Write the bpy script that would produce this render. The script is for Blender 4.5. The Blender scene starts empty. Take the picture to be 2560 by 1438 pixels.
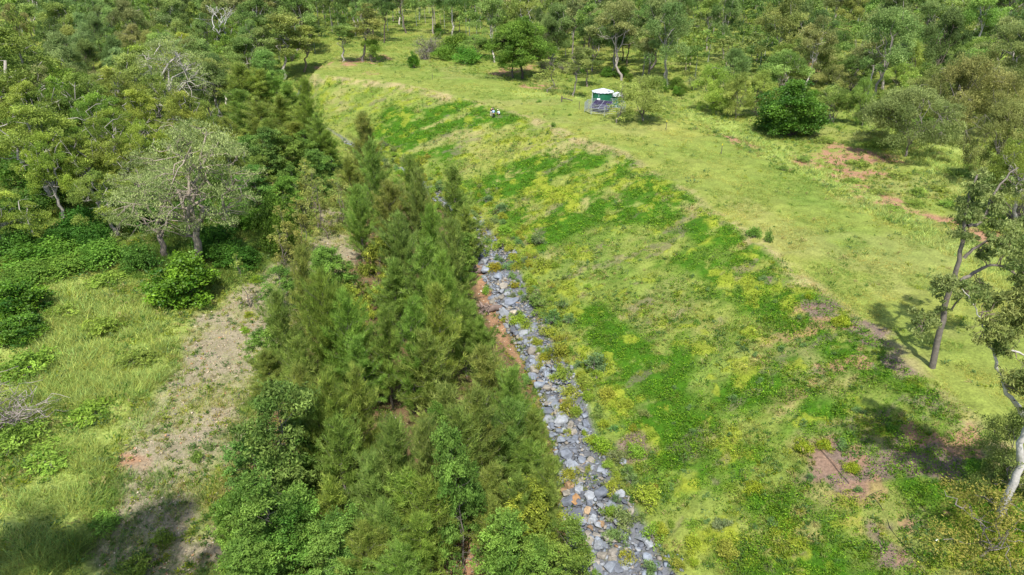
import bpy, bmesh, math, random
import numpy as np
from mathutils import Vector, Matrix, noise as mnoise

# ---------------------------------------------------------------- camera, world, sun, exposure
SC = bpy.context.scene
COL = SC.collection
CAM_H = 34.0
PITCH = math.radians(27.0)
F_PX = 1706.7                      # focal length in photo pixels (24 mm on 36 mm, 2560 px wide)
cam_d = bpy.data.cameras.new("camera"); cam = bpy.data.objects.new("camera", cam_d); COL.objects.link(cam)
cam_d.sensor_width = 36.0; cam_d.lens = 24.0; cam_d.clip_end = 6000; cam_d.clip_start = 0.5
cam.location = (0, 0, CAM_H); cam.rotation_euler = (math.pi/2 - PITCH, 0, 0)
SC.camera = cam
SUN_EL = math.radians(60); SUN_AZ = math.radians(184)   # azimuth clockwise from +Y of where the sun stands: behind the camera
w = bpy.data.worlds.new("World"); SC.world = w; w.use_nodes = True
nt = w.node_tree; bg = nt.nodes["Background"]
sky = nt.nodes.new("ShaderNodeTexSky"); sky.sky_type = 'NISHITA'; sky.sun_disc = False
sky.sun_elevation = SUN_EL; sky.sun_rotation = SUN_AZ; sky.air_density = 1.0; sky.dust_density = 1.5
nt.links.new(sky.outputs[0], bg.inputs[0]); bg.inputs[1].default_value = 0.15
sd = bpy.data.lights.new("sun", 'SUN'); sd.energy = 4.6; sd.angle = math.radians(0.9); sd.color = (1.0, 0.955, 0.88)
sun = bpy.data.objects.new("sun", sd); COL.objects.link(sun)
sdir = Vector((math.sin(SUN_AZ)*math.cos(SUN_EL), math.cos(SUN_AZ)*math.cos(SUN_EL), math.sin(SUN_EL)))
sun.rotation_euler = sdir.to_track_quat('Z', 'Y').to_euler()
SC.view_settings.view_transform = 'Standard'; SC.view_settings.look = 'None'
SC.view_settings.exposure = 0.64; SC.view_settings.gamma = 1.0
SC.cycles.max_bounces = 6; SC.cycles.diffuse_bounces = 3; SC.cycles.transmission_bounces = 3
SC.cycles.glossy_bounces = 2; SC.cycles.transparent_max_bounces = 4
SC.cycles.caustics_reflective = False; SC.cycles.caustics_refractive = False
SC.cycles.use_denoising = True

# ---------------------------------------------------------------- numpy noise
def _hash(ix, iy, seed):
    h = (ix.astype(np.int64)*374761393 + iy.astype(np.int64)*668265263 + seed*1274126177) & 0xffffffff
    h = ((h ^ (h >> 13))*1274126177) & 0xffffffff
    return ((h ^ (h >> 16)) & 0xffffff)/float(0xffffff)
def vnoise(x, y, seed=0):
    x = np.asarray(x, float); y = np.asarray(y, float)
    ix = np.floor(x); iy = np.floor(y); fx = x-ix; fy = y-iy
    fx = fx*fx*(3-2*fx); fy = fy*fy*(3-2*fy)
    a = _hash(ix, iy, seed); b = _hash(ix+1, iy, seed); c = _hash(ix, iy+1, seed); d = _hash(ix+1, iy+1, seed)
    return (a*(1-fx)+b*fx)*(1-fy)+(c*(1-fx)+d*fx)*fy
def fbm(x, y, s, seed=0, o=4):
    t = 0; a = .5; n = 0
    for k in range(o):
        t = t + a*vnoise(np.asarray(x)/s+17.3*k, np.asarray(y)/s-9.1*k, seed+k*31); n += a; a *= .5; s *= .5
    return t/n
def sm(a, b, v):
    t = np.clip((v-a)/(b-a), 0, 1); return t*t*(3-2*t)

# ---------------------------------------------------------------- photo pixel -> world, only used to lay the place out
cP, sP = math.cos(PITCH), math.sin(PITCH)
def ray(u, v):
    a = (u-1280)/F_PX; b = (719-v)/F_PX
    return (a, cP+b*sP, -sP+b*cP)
def flat(u, v, z=0.0):
    d = ray(u, v); t = (z-CAM_H)/d[2]; return (d[0]*t, d[1]*t)
def project(x, y, z):
    x = np.asarray(x, float); dy = np.asarray(y, float); dz = np.asarray(z, float)-CAM_H
    f = dy*cP-dz*sP; u = dy*sP+dz*cP
    f = np.maximum(f, 1e-3)
    return 1280+F_PX*x/f, 719-F_PX*u/f, f

TOE_PX = [(1480,1438),(1420,1290),(1405,1150),(1360,980),(1300,860),(1240,760),(1200,640),(1170,560),(1085,490),(1030,440),(960,400),(860,350),(790,300),(740,240)]
EDGE_PX = [(1730,1438),(1640,1300),(1540,1130),(1480,960),(1410,860),(1350,740),(1300,640),(1235,560),(1180,510),(1120,470),(1060,430),(990,395),(900,350),(800,290),(745,235)]
CREST_PX = [(3100,1600),(2560,1150),(2150,800),(1850,575),(1700,465),(1560,380),(1330,293),(1200,255),(1000,208),(870,192),(780,184)]
TOE = np.array([flat(u, v, 0.0) for u, v in TOE_PX]); EDGE = np.array([flat(u, v, 0.9) for u, v in EDGE_PX])
HC = 6.3                            # height of the bank above the creek bed
CREST = np.array([flat(u, v, HC) for u, v in CREST_PX])
def extend(P):
    a = P[0]+(P[0]-P[1])/np.linalg.norm(P[0]-P[1])*40
    return np.vstack([a, P])
TOE = extend(TOE); EDGE = extend(EDGE); CREST = extend(CREST)
def dist_poly(x, y, P, closed=False):
    d = np.full(np.shape(x), 1e9)
    n = len(P)
    for i in range(n if closed else n-1):
        ax, ay = P[i]; bx, by = P[(i+1) % n]; vx, vy = bx-ax, by-ay; L = vx*vx+vy*vy+1e-9
        t = np.clip(((x-ax)*vx+(y-ay)*vy)/L, 0, 1)
        d = np.minimum(d, (x-ax-t*vx)**2+(y-ay-t*vy)**2)
    return np.sqrt(d)
def inside(x, y, P):
    r = np.zeros(np.shape(x), bool); n = len(P)
    for i in range(n):
        ax, ay = P[i]; bx, by = P[(i+1) % n]
        c = ((ay > y) != (by > y)) & (x < (bx-ax)*(y-ay)/((by-ay) if abs(by-ay) > 1e-9 else 1e-9)+ax)
        r ^= c
    return r
def side(x, y, P):                  # signed distance, positive on the right of a line that runs away from the camera
    o = np.argsort(P[:, 1]); xl = np.interp(y, P[o, 1], P[o, 0])
    return np.where(x > xl, 1, -1)*dist_poly(x, y, P)
def height(x, y):
    x = np.asarray(x, float); y = np.asarray(y, float)
    dt = side(x, y, TOE); dc = side(x, y, CREST)
    up = np.maximum(dt, 0); dn = np.maximum(-dc, 0)
    t = up/(up+dn+1e-6)
    zb = HC*(0.85*t+0.15*sm(0.0, 1.0, t))
    zb = np.where(dc > 0, HC+.12*sm(0, 2, dc)-0.7*sm(14, 26, dc), zb)
    zl = -0.25*np.exp(-(dt/3.0)**2)+1.1*sm(14, 40, -dt)+1.6*sm(40, 100, -dt)
    z = np.where(dt > 0, zb, zl)
    far = sm(185, 240, y)*(x > -400)
    z = z*(1-far)+(HC-.5)*far
    z = z+0.5*(fbm(x, y, 22, 5, 2)-.5)*sm(0, 12, np.abs(dt))
    return z
def at(u, v, dz=0.0):               # first hit of the pixel's ray with the terrain raised by dz
    d = ray(u, v); ts = np.concatenate([np.linspace(12, 300, 900), np.linspace(300, 900, 300)])
    X = d[0]*ts; Y = d[1]*ts; Z = CAM_H+d[2]*ts
    g = Z-height(X, Y)-dz
    k = np.argmax(g < 0)
    if g[k] >= 0: k = len(ts)-1
    if k == 0: t = ts[0]
    else:
        t0, t1, g0, g1 = ts[k-1], ts[k], g[k-1], g[k]; t = t0+(t1-t0)*g0/(g0-g1)
    x, y = d[0]*t, d[1]*t
    return Vector((x, y, float(height(np.array([x]), np.array([y]))[0])))
def zat(x, y): return float(height(np.array([x]), np.array([y]))[0])
def poly(px): 
    P = [at(u, v) for u, v in px]; return np.array([(p.x, p.y) for p in P])

# ---------------------------------------------------------------- scene helpers
def tag(o, label=None, cat=None, group=None, kind=None):
    if label: o['label'] = label
    if cat: o['category'] = cat
    if group: o['group'] = group
    if kind: o['kind'] = kind
    return o
def mesh_np(name, V, Fs, cols=None, mat=None, smooth=False):
    """V (n,3); Fs list of (m,k) arrays; cols (n,3) per-vertex colour"""
    me = bpy.data.meshes.new(name)
    V = np.asarray(V, np.float32)
    me.vertices.add(len(V)); me.vertices.foreach_set("co", V.ravel())
    nl = sum(f.size for f in Fs); npoly = sum(len(f) for f in Fs)
    idx = np.concatenate([f.ravel() for f in Fs]).astype(np.int32)
    tot = np.concatenate([np.full(len(f), f.shape[1], np.int32) for f in Fs])
    st = np.concatenate([[0], np.cumsum(tot)[:-1]]).astype(np.int32)
    me.loops.add(nl); me.loops.foreach_set("vertex_index", idx)
    me.polygons.add(npoly); me.polygons.foreach_set("loop_start", st); me.polygons.foreach_set("loop_total", tot)
    if smooth: me.polygons.foreach_set("use_smooth", np.ones(npoly, bool))
    me.update(calc_edges=True)
    if cols is not None:
        ca = me.color_attributes.new("Col", 'FLOAT_COLOR', 'POINT')
        c4 = np.ones((len(V), 4), np.float32); c4[:, :3] = cols
        ca.data.foreach_set("color", c4.ravel())
    if mat: me.materials.append(mat)
    return me
def link(name, me, parent=None, loc=None):
    o = bpy.data.objects.new(name, me); COL.objects.link(o)
    if parent: o.parent = parent
    if loc is not None: o.location = loc
    return o
def empty(name, loc=(0,0,0), rz=0):
    o = bpy.data.objects.new(name, None); COL.objects.link(o); o.location = loc; o.rotation_euler = (0,0,rz); o.empty_display_size = .5
    return o
def quat_frames(D):
    D = D/np.maximum(np.linalg.norm(D, axis=1, keepdims=True), 1e-9)
    up = np.where(np.abs(D[:, 2:3]) > .95, np.array([[1., 0, 0]]), np.array([[0., 0, 1]]))
    A = np.cross(D, up); A /= np.linalg.norm(A, axis=1, keepdims=True); B = np.cross(D, A)
    return D, A, B
class Tubes:
    def __init__(s): s.V = []; s.F = []; s.C = []; s.n = 0
    def add(s, pts, rad, k=5, col=(1,1,1), cap=False):
        pts = np.asarray(pts, float); m = len(pts)
        T = np.gradient(pts, axis=0); D, A, B = quat_frames(T)
        for i in range(1, m):                       # keep frames aligned
            a = A[i-1]-D[i]*np.dot(A[i-1], D[i]); L = np.linalg.norm(a)
            if L > 1e-6: A[i] = a/L; B[i] = np.cross(D[i], A[i])
        th = np.arange(k)*2*math.pi/k
        R = np.asarray(rad, float).reshape(m, 1, 1)
        ring = pts[:, None, :]+R*(np.cos(th)[None, :, None]*A[:, None, :]+np.sin(th)[None, :, None]*B[:, None, :])
        s.V.append(ring.reshape(-1, 3)); s.C.append(np.tile(np.asarray(col, float), (m*k, 1)))
        i = np.arange(m-1)[:, None]*k; j = np.arange(k)[None, :]; j2 = (j+1) % k
        s.F.append(np.stack([i+j, i+j2, i+k+j2, i+k+j], -1).reshape(-1, 4)+s.n)
        s.n += m*k
    def mesh(s, name, mat): return mesh_np(name, np.vstack(s.V), [np.vstack(s.F)], np.vstack(s.C), mat, True)
def leaf_quads(P, D, W, cols, bend=0.0):
    """diamond leaves: centre P, half vectors D (length) and W (width)"""
    n = len(P); V = np.empty((n, 4, 3)); V[:, 0] = P-D; V[:, 1] = P+W; V[:, 2] = P+D; V[:, 3] = P-W
    F = np.arange(n*4).reshape(n, 4)
    return V.reshape(-1, 3), F, np.repeat(cols, 4, axis=0)
def needles(P, T, Wd, cols):
    """thin triangles from base P to tip T with half-width vector Wd"""
    n = len(P); V = np.empty((n, 3, 3)); V[:, 0] = P-Wd; V[:, 1] = P+Wd; V[:, 2] = T
    return V.reshape(-1, 3), np.arange(n*3).reshape(n, 3), np.repeat(cols, 3, axis=0)
def rdir(rg, n):
    v = rg.normal(size=(n, 3)); return v/np.linalg.norm(v, axis=1, keepdims=True)

# ---------------------------------------------------------------- materials
def new_mat(name):
    m = bpy.data.materials.new(name); m.use_nodes = True; nt = m.node_tree; nt.nodes.clear(); return m, nt
def leaf_mat(name, trans=0.35, rough=0.55, spec=0.3, tint=True):
    m, nt = new_mat(name); N = nt.nodes.new; L = nt.links.new
    out = N("ShaderNodeOutputMaterial"); at_ = N("ShaderNodeVertexColor"); at_.layer_name = "Col"
    base = at_.outputs[0]
    if tint:
        oi = N("ShaderNodeObjectInfo"); mx = N("ShaderNodeMix"); mx.data_type = 'RGBA'; mx.blend_type = 'MULTIPLY'; mx.inputs[0].default_value = 1
        L(base, mx.inputs[6]); L(oi.outputs["Color"], mx.inputs[7]); base = mx.outputs[2]
    p = N("ShaderNodeBsdfPrincipled"); p.inputs["Roughness"].default_value = rough; p.inputs["Specular IOR Level"].default_value = spec
    t = N("ShaderNodeBsdfTranslucent"); ms = N("ShaderNodeMixShader"); ms.inputs[0].default_value = trans
    g = N("ShaderNodeHueSaturation"); g.inputs["Hue"].default_value = .497; g.inputs["Saturation"].default_value = 1.05; g.inputs["Value"].default_value = 1.5
    L(base, p.inputs["Base Color"]); L(base, g.inputs["Color"]); L(g.outputs[0], t.inputs["Color"])
    L(p.outputs[0], ms.inputs[1]); L(t.outputs[0], ms.inputs[2]); L(ms.outputs[0], out.inputs[0])
    return m
def col_mat(name, rough=.85, spec=.2, noise_scale=None, amt=.5, bump=0.0, tint=False, metallic=0.0):
    """vertex colour x procedural noise"""
    m, nt = new_mat(name); N = nt.nodes.new; L = nt.links.new
    out = N("ShaderNodeOutputMaterial"); a = N("ShaderNodeVertexColor"); a.layer_name = "Col"; base = a.outputs[0]
    p = N("ShaderNodeBsdfPrincipled"); p.inputs["Roughness"].default_value = rough; p.inputs["Specular IOR Level"].default_value = spec
    p.inputs["Metallic"].default_value = metallic
    if tint:
        oi = N("ShaderNodeObjectInfo"); mx = N("ShaderNodeMix"); mx.data_type = 'RGBA'; mx.blend_type = 'MULTIPLY'; mx.inputs[0].default_value = 1
        L(base, mx.inputs[6]); L(oi.outputs["Color"], mx.inputs[7]); base = mx.outputs[2]
    if noise_scale:
        tc = N("ShaderNodeTexCoord"); nz = N("ShaderNodeTexNoise"); nz.inputs["Scale"].default_value = noise_scale; nz.inputs["Detail"].default_value = 5; nz.inputs["Roughness"].default_value = .65
        L(tc.outputs["Object"], nz.inputs["Vector"])
        mr = N("ShaderNodeMapRange"); mr.inputs[1].default_value = .25; mr.inputs[2].default_value = .75; mr.inputs[3].default_value = 1-amt; mr.inputs[4].default_value = 1+amt
        L(nz.outputs[0], mr.inputs[0]); mx = N("ShaderNodeMix"); mx.data_type = 'RGBA'; mx.blend_type = 'MULTIPLY'; mx.inputs[0].default_value = 1
        L(base, mx.inputs[6]); L(mr.outputs[0], mx.inputs[7]); base = mx.outputs[2]
        if bump:
            b = N("ShaderNodeBump"); b.inputs["Strength"].default_value = bump; b.inputs["Distance"].default_value = .1; L(nz.outputs[0], b.inputs["Height"]); L(b.outputs[0], p.inputs["Normal"])
    L(base, p.inputs["Base Color"]); L(p.outputs[0], out.inputs[0])
    return m
def plain(name, c, rough=.6, metallic=0.0, spec=.4, nscale=6, amt=.12):
    m, nt = new_mat(name); N = nt.nodes.new; L = nt.links.new
    out = N("ShaderNodeOutputMaterial"); p = N("ShaderNodeBsdfPrincipled"); p.inputs["Roughness"].default_value = rough
    p.inputs["Metallic"].default_value = metallic; p.inputs["Specular IOR Level"].default_value = spec
    tc = N("ShaderNodeTexCoord"); nz = N("ShaderNodeTexNoise"); nz.inputs["Scale"].default_value = nscale; nz.inputs["Detail"].default_value = 4
    mr = N("ShaderNodeMapRange"); mr.inputs[3].default_value = 1-amt; mr.inputs[4].default_value = 1+amt
    mx = N("ShaderNodeMix"); mx.data_type = 'RGBA'; mx.blend_type = 'MULTIPLY'; mx.inputs[0].default_value = 1; mx.inputs[6].default_value = (*c, 1)
    L(tc.outputs["Object"], nz.inputs["Vector"]); L(nz.outputs[0], mr.inputs[0]); L(mr.outputs[0], mx.inputs[7]); L(mx.outputs[2], p.inputs["Base Color"]); L(p.outputs[0], out.inputs[0])
    return m
M_LEAF = leaf_mat("leaf", .28, .6, .15)
M_GLOSSY = leaf_mat("glossy_leaf", .22, .5, .25)
M_NEEDLE = leaf_mat("needle", .45, .6, .2)
M_GRASS = leaf_mat("grass_blade", .35, .6, .2, tint=False)
M_BARK = col_mat("bark", .9, .1, 3.0, .35, .4, tint=True)
M_GROUND = col_mat("ground_soil", .95, .1, 5.0, .42, .8)
M_STONE = col_mat("stone", .8, .3, 2.6, .45, .5, tint=True)
M_STONE_S = col_mat("stone_rubble", .85, .2, 4.0, .3, .3)

# ---------------------------------------------------------------- ground cover regions, traced once and fixed in the world
R = {}
def reg(name, px): R.setdefault(name, []).append(poly(px))
reg('gravel', [(455,820),(520,790),(600,745),(660,700),(720,650),(790,600),(780,520),(830,515),(870,580),(870,660),(760,760),(700,900),(640,1000),(600,1120),(545,1250),(540,1440),(360,1440),(215,1330),(300,1200),(330,1120),(400,1040),(440,950)])
reg('litter', [(870,600),(760,760),(700,900),(640,1000),(600,1120),(545,1250),(540,1600),(1500,1600),(1470,1430),(1400,1290),(1395,1150),(1350,980),(1290,860),(1190,700),(1150,560),(1080,500),(1000,450),(880,470)])
reg('red', [(1175,640),(1235,665),(1250,750),(1262,800),(1275,850),(1315,930),(1290,900),(1230,830),(1195,740)])
reg('red', [(1110,1440),(1125,1345),(1195,1320),(1245,1330),(1240,1440)])
reg('soil', [(285,1125),(350,1120),(360,1165),(290,1170)])
reg('soil', [(2060,350),(2130,365),(2230,405),(2200,440),(2100,420)])
reg('soil', [(1990,385),(2120,390),(2150,440),(2060,455)])
reg('soil', [(2080,450),(2200,485),(2330,530),(2420,560),(2400,585),(2260,545),(2140,490)])
reg('soil', [(2420,575),(2580,600),(2580,640),(2450,615)])
reg('soil', [(1800,338),(1850,345),(1900,365),(1860,372)])
reg('soil', [(2010,148),(2045,160),(2060,178),(2020,178)])
reg('soil', [(2000,152),(2030,152),(2050,180),(2030,180)])
reg('soil', [(860,150),(960,140),(980,150),(900,163),(840,165)])
reg('soil', [(790,165),(830,160),(830,172),(790,174)])
reg('soil', [(1225,180),(1290,170),(1330,165),(1330,172),(1240,192)])
reg('soil', [(1280,208),(1340,210),(1400,222),(1330,218)])
reg('soil', [(900,178),(930,178),(930,186),(900,186)])
reg('cloth', [(2025,1100),(2080,1110),(2140,1150),(2200,1230),(2230,1290),(2300,1390),(2330,1440),(2200,1440),(2170,1330),(2110,1250),(2050,1180)])
reg('cloth', [(2185,1055),(2260,1090),(2330,1160),(2420,1220),(2400,1240),(2300,1190),(2210,1110)])
reg('cloth', [(2100,800),(2150,810),(2190,850),(2160,860),(2100,830)])
reg('cloth', [(1900,680),(1990,730),(2040,780),(2000,770),(1920,710)])
reg('cloth', [(2180,860),(2260,900),(2250,920),(2180,890)])
reg('cloth', [(1575,1060),(1600,1070),(1590,1140),(1565,1120)])
reg('cloth', [(1430,800),(1450,800),(1440,840),(1425,830)])
reg('green', [(1600,400),(1500,380),(1400,365),(1330,400),(1230,430),(1150,465),(1180,520),(1260,570),(1310,640),(1400,600),(1500,575),(1600,560),(1700,585),(1790,620),(1850,640),(1780,560),(1690,480)])
reg('green', [(1440,770),(1530,750),(1600,800),(1640,850),(1720,900),(1760,1000),(1720,1110),(1600,1075),(1540,950),(1480,850)])
reg('green', [(1850,600),(2000,690),(2200,860),(2400,1000),(2480,1080),(2350,1060),(2100,900),(1900,760),(1780,680)])
reg('green', [(930,330),(980,280),(1100,255),(1250,250),(1300,300),(1200,330),(1130,400),(1050,405),(960,360)])
reg('green', [(1640,640),(1800,650),(1900,700),(1850,720),(1700,700)])
reg('green', [(1750,920),(1950,900),(2100,1000),(2200,1100),(2000,1080),(1800,1020)])
reg('green', [(2150,1060),(2400,1050),(2560,1150),(2560,1330),(2380,1300),(2250,1180)])
reg('green', [(1800,1150),(2000,1180),(2150,1300),(2150,1440),(1900,1440),(1800,1300)])
reg('lime', [(1340,430),(1420,415),(1500,440),(1530,480),(1440,520),(1340,560),(1290,540),(1330,490)])
reg('lime', [(1170,500),(1230,540),(1300,620),(1360,700),(1480,900),(1560,1050),(1680,1250),(1800,1440),(1700,1440),(1560,1180),(1440,930),(1300,700),(1210,590)])
reg('lime', [(1200,330),(1300,300),(1330,330),(1250,370),(1200,370)])
reg('lime', [(1100,250),(1200,255),(1180,275),(1060,275)])
reg('lime', [(1640,1180),(1800,1200),(1900,1300),(1850,1440),(1700,1440)])
reg('lime', [(1780,560),(1860,580),(1900,640),(1820,630)])
reg('tall', [(0,700),(180,700),(330,760),(450,800),(440,900),(420,1000),(300,1120),(200,1200),(180,1440),(-300,1600),(-300,700)])
reg('tall', [(1680,270),(1780,320),(1900,380),(2010,440),(2150,520),(2300,600),(2420,680),(2560,760),(2560,690),(2450,620),(2300,540),(2150,470),(2000,390),(1900,340),(1780,280)])
reg('tall', [(2200,320),(2450,370),(2560,420),(2560,560),(2400,500),(2300,430)])
reg('tall', [(1240,225),(1420,228),(1470,250),(1300,240)])
reg('lush_shade', [(0,380),(250,420),(420,480),(640,560),(780,620),(700,690),(600,720),(420,700),(330,690),(200,650),(0,700),(-300,700),(-300,300)])
reg('lush_shade', [(200,1330),(430,1240),(480,1280),(420,1330),(220,1440),(100,1440)])  # cast tree shadow at the lower left, painted into the ground as dark green
def mask(name, x, y, wob=1.5, soft=.6, seed=1, sc=4.0):
    m = np.zeros(np.shape(x))
    nz = (fbm(x, y, sc, seed, 4)-.5)*2*wob
    for P in R[name]:
        lo = P.min(0)-4; hi = P.max(0)+4
        k = (x > lo[0]) & (x < hi[0]) & (y > lo[1]) & (y < hi[1])
        if not k.any(): continue
        xs, ys = x[k], y[k]; d = dist_poly(xs, ys, P, True); d = np.where(inside(xs, ys, P), d, -d)
        m[k] = np.maximum(m[k], sm(-soft, soft, d+nz[k]))
    return m
def C(r, g, b):                       # sRGB 0-255 -> linear
    f = lambda c: ((c/255+.055)/1.055)**2.4 if c/255 > .04045 else c/255/12.92
    return np.array([f(r), f(g), f(b)])
CG = dict(grass=C(154,161,82), grass2=C(110,142,60), dry=C(158,146,102), green=C(58,94,18), green2=C(86,116,28), lime=C(122,132,42),
          soil=C(146,113,88), cloth=C(110,95,84), gravel=C(134,125,102), litter=C(98,80,58), red=C(136,106,80), tall=C(150,164,86), lush_shade=C(78,100,36), rock=C(96,98,102))
def cover(x, y):
    """what grows where: weights of each cover at world points"""
    x = np.asarray(x, float); y = np.asarray(y, float)
    dc = side(x, y, CREST); dt = side(x, y, TOE); de = side(x, y, EDGE)
    W = {}
    hf = (fbm(x, y, .7, 12, 3)-.5)*.45
    W['gravel'] = mask('gravel', x, y, 3.4, 1.2, 3)*(0.72+.28*sm(.42, .58, fbm(x, y, 3.0, 77, 3)+hf*.6))
    W['litter'] = mask('litter', x, y, 1.0, 1.0, 4)
    W['red'] = mask('red', x, y, .5, .4, 6)
    n1 = fbm(x, y, 2.2, 11, 4); hf = (fbm(x, y, .7, 12, 3)-.5)*.45
    W['soil'] = mask('soil', x, y, 4.2, .9, 7)*sm(.38, .52, n1+hf*1.3)
    W['cloth'] = mask('cloth', x, y, 3.4, .6, 8, 3)*sm(.31, .46, n1+hf)
    slope = sm(-.5, 1.5, de)*sm(-.5, 1.2, -dc)*sm(225, 190, y)
    # streaks run down the slope, as in the photo
    a = math.radians(35); xr = x*math.cos(a)+y*math.sin(a); yr = -x*math.sin(a)+y*math.cos(a)
    streak = fbm(xr/2.2, yr, 3.0, 21, 4)
    g = np.maximum(mask('green', x, y, 4.5, 2.2, 9, 6), 0)
    W['green'] = slope*np.clip(sm(.48, .58, streak)*.38+g*sm(.27, .40, streak+hf*.5), 0, 1)*sm(.26, .44, n1+hf+.06)
    l = mask('lime', x, y, 3.0, 1.8, 12, 4); n2 = fbm(x, y, 2.0, 33, 4)
    W['lime'] = np.clip(slope*sm(.62, .70, n2+hf*.7)*.8 + l*slope*sm(.48, .62, n2+hf*.9)*.75, 0, 1)
    near = slope*sm(60, 46, y)*sm(16, 26, x)
    W['soil'] = np.clip(W['soil']+near*sm(.62, .70, fbm(x, y, 2.4, 51, 4)+hf*.7)*.8, 0, 1)
    W['cloth'] = np.clip(W['cloth']+slope*sm(.68, .76, fbm(xr/2, yr, 2.0, 52, 4)+hf*.5)*.5, 0, 1)
    W['dry'] = np.clip(sm(1.9, .5, np.abs(dc+.9+1.8*(fbm(x, y, 5, 61)-.5)))*.8*sm(.3, .5, n1+hf) + .4*slope*sm(.56, .70, fbm(xr/1.4, yr, 4, 62)+hf*.5) + .2*sm(.55, .7, fbm(x, y, 7, 63)), 0, 1)*(dt > 0)
    W['tall'] = mask('tall', x, y, 2.0, 1.4, 14)
    W['lush_shade'] = np.clip(mask('lush_shade', x, y, 3.0, 2.0, 15)+sm(150, 230, y)*.25*sm(.45, .6, fbm(x, y, 15, 64)), 0, 1)
    W['rock'] = sm(-.3, .3, dt)*sm(.3, -.5, de+.8)*(y < 175)
    return W, slope, dc, dt, de
def ground_col(x, y, W=None):
    if W is None: W = cover(x, y)[0]
    n = fbm(x, y, 9, 41, 4)[:, None]; n3 = fbm(x, y, .9, 42, 3)[:, None]
    c = CG['grass']*(1-n)+CG['grass2']*n
    c = c*(.72+.5*n3)*np.array([[.86, .80, .78]])
    def mixin(c, k, w): return c*(1-w[:, None])+CG[k]*(.82+.36*n3)*w[:, None]
    for k in ('tall', 'lush_shade', 'dry', 'litter', 'gravel', 'green', 'lime', 'cloth', 'soil', 'red', 'rock'):
        c = mixin(c, k, np.clip(W[k], 0, 1)*(.75 if k in ('lush_shade', 'tall') else 1))
        if k == 'dry': c = c*.86
    return c

# ---------------------------------------------------------------- ground: one sheet to the horizon, finer where it is near
def build_ground():
    A1 = np.radians(np.concatenate([np.linspace(-180, -48, 66, endpoint=False), np.linspace(-48, 48, 900), np.linspace(48, 180, 67)[1:-1]]))
    Rr = np.concatenate([np.linspace(4, 24, 20, endpoint=False), np.exp(np.linspace(math.log(24), math.log(460), 760)), np.exp(np.linspace(math.log(480), math.log(5000), 30))])
    na, nr = len(A1), len(Rr)
    X = (np.sin(A1)[None, :]*Rr[:, None]).ravel(); Y = (np.cos(A1)[None, :]*Rr[:, None]).ravel()
    Z = height(X, Y); W, slope, dc, dt, de = cover(X, Y)
    d = np.hypot(X, Y); k = sm(300, 120, d)
    Z = Z + k*((fbm(X, Y, 3.2, 70, 2)-.5)*.45 + (fbm(X, Y, 1.3, 71, 3)-.5)*.36 + (fbm(X, Y, .5, 72, 2)-.5)*.16*(W['green']+W['lime']+W['lush_shade']+.4))*(1-.8*np.clip(W['gravel']+W['soil']+W['cloth'], 0, 1))
    Z = Z + .12*(W['green']+W['lime'])*k
    c = ground_col(X, Y, W)
    V = np.stack([X, Y, Z], 1); V = np.vstack([V, [[0, 0, zat(0, 0)]]]); c = np.vstack([c, c[:1]])
    i = np.arange(nr-1)[:, None]*na; j = np.arange(na)[None, :]; j2 = (j+1) % na
    F = np.stack([i+j, i+j2, i+na+j2, i+na+j], -1).reshape(-1, 4)[:, ::-1]
    T = np.stack([np.full(na, nr*na), (np.arange(na)+1) % na, np.arange(na)], 1)
    o = link("ground", mesh_np("ground", V, [F, T], c, M_GROUND, True)); tag(o, kind='structure')
build_ground()

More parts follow.
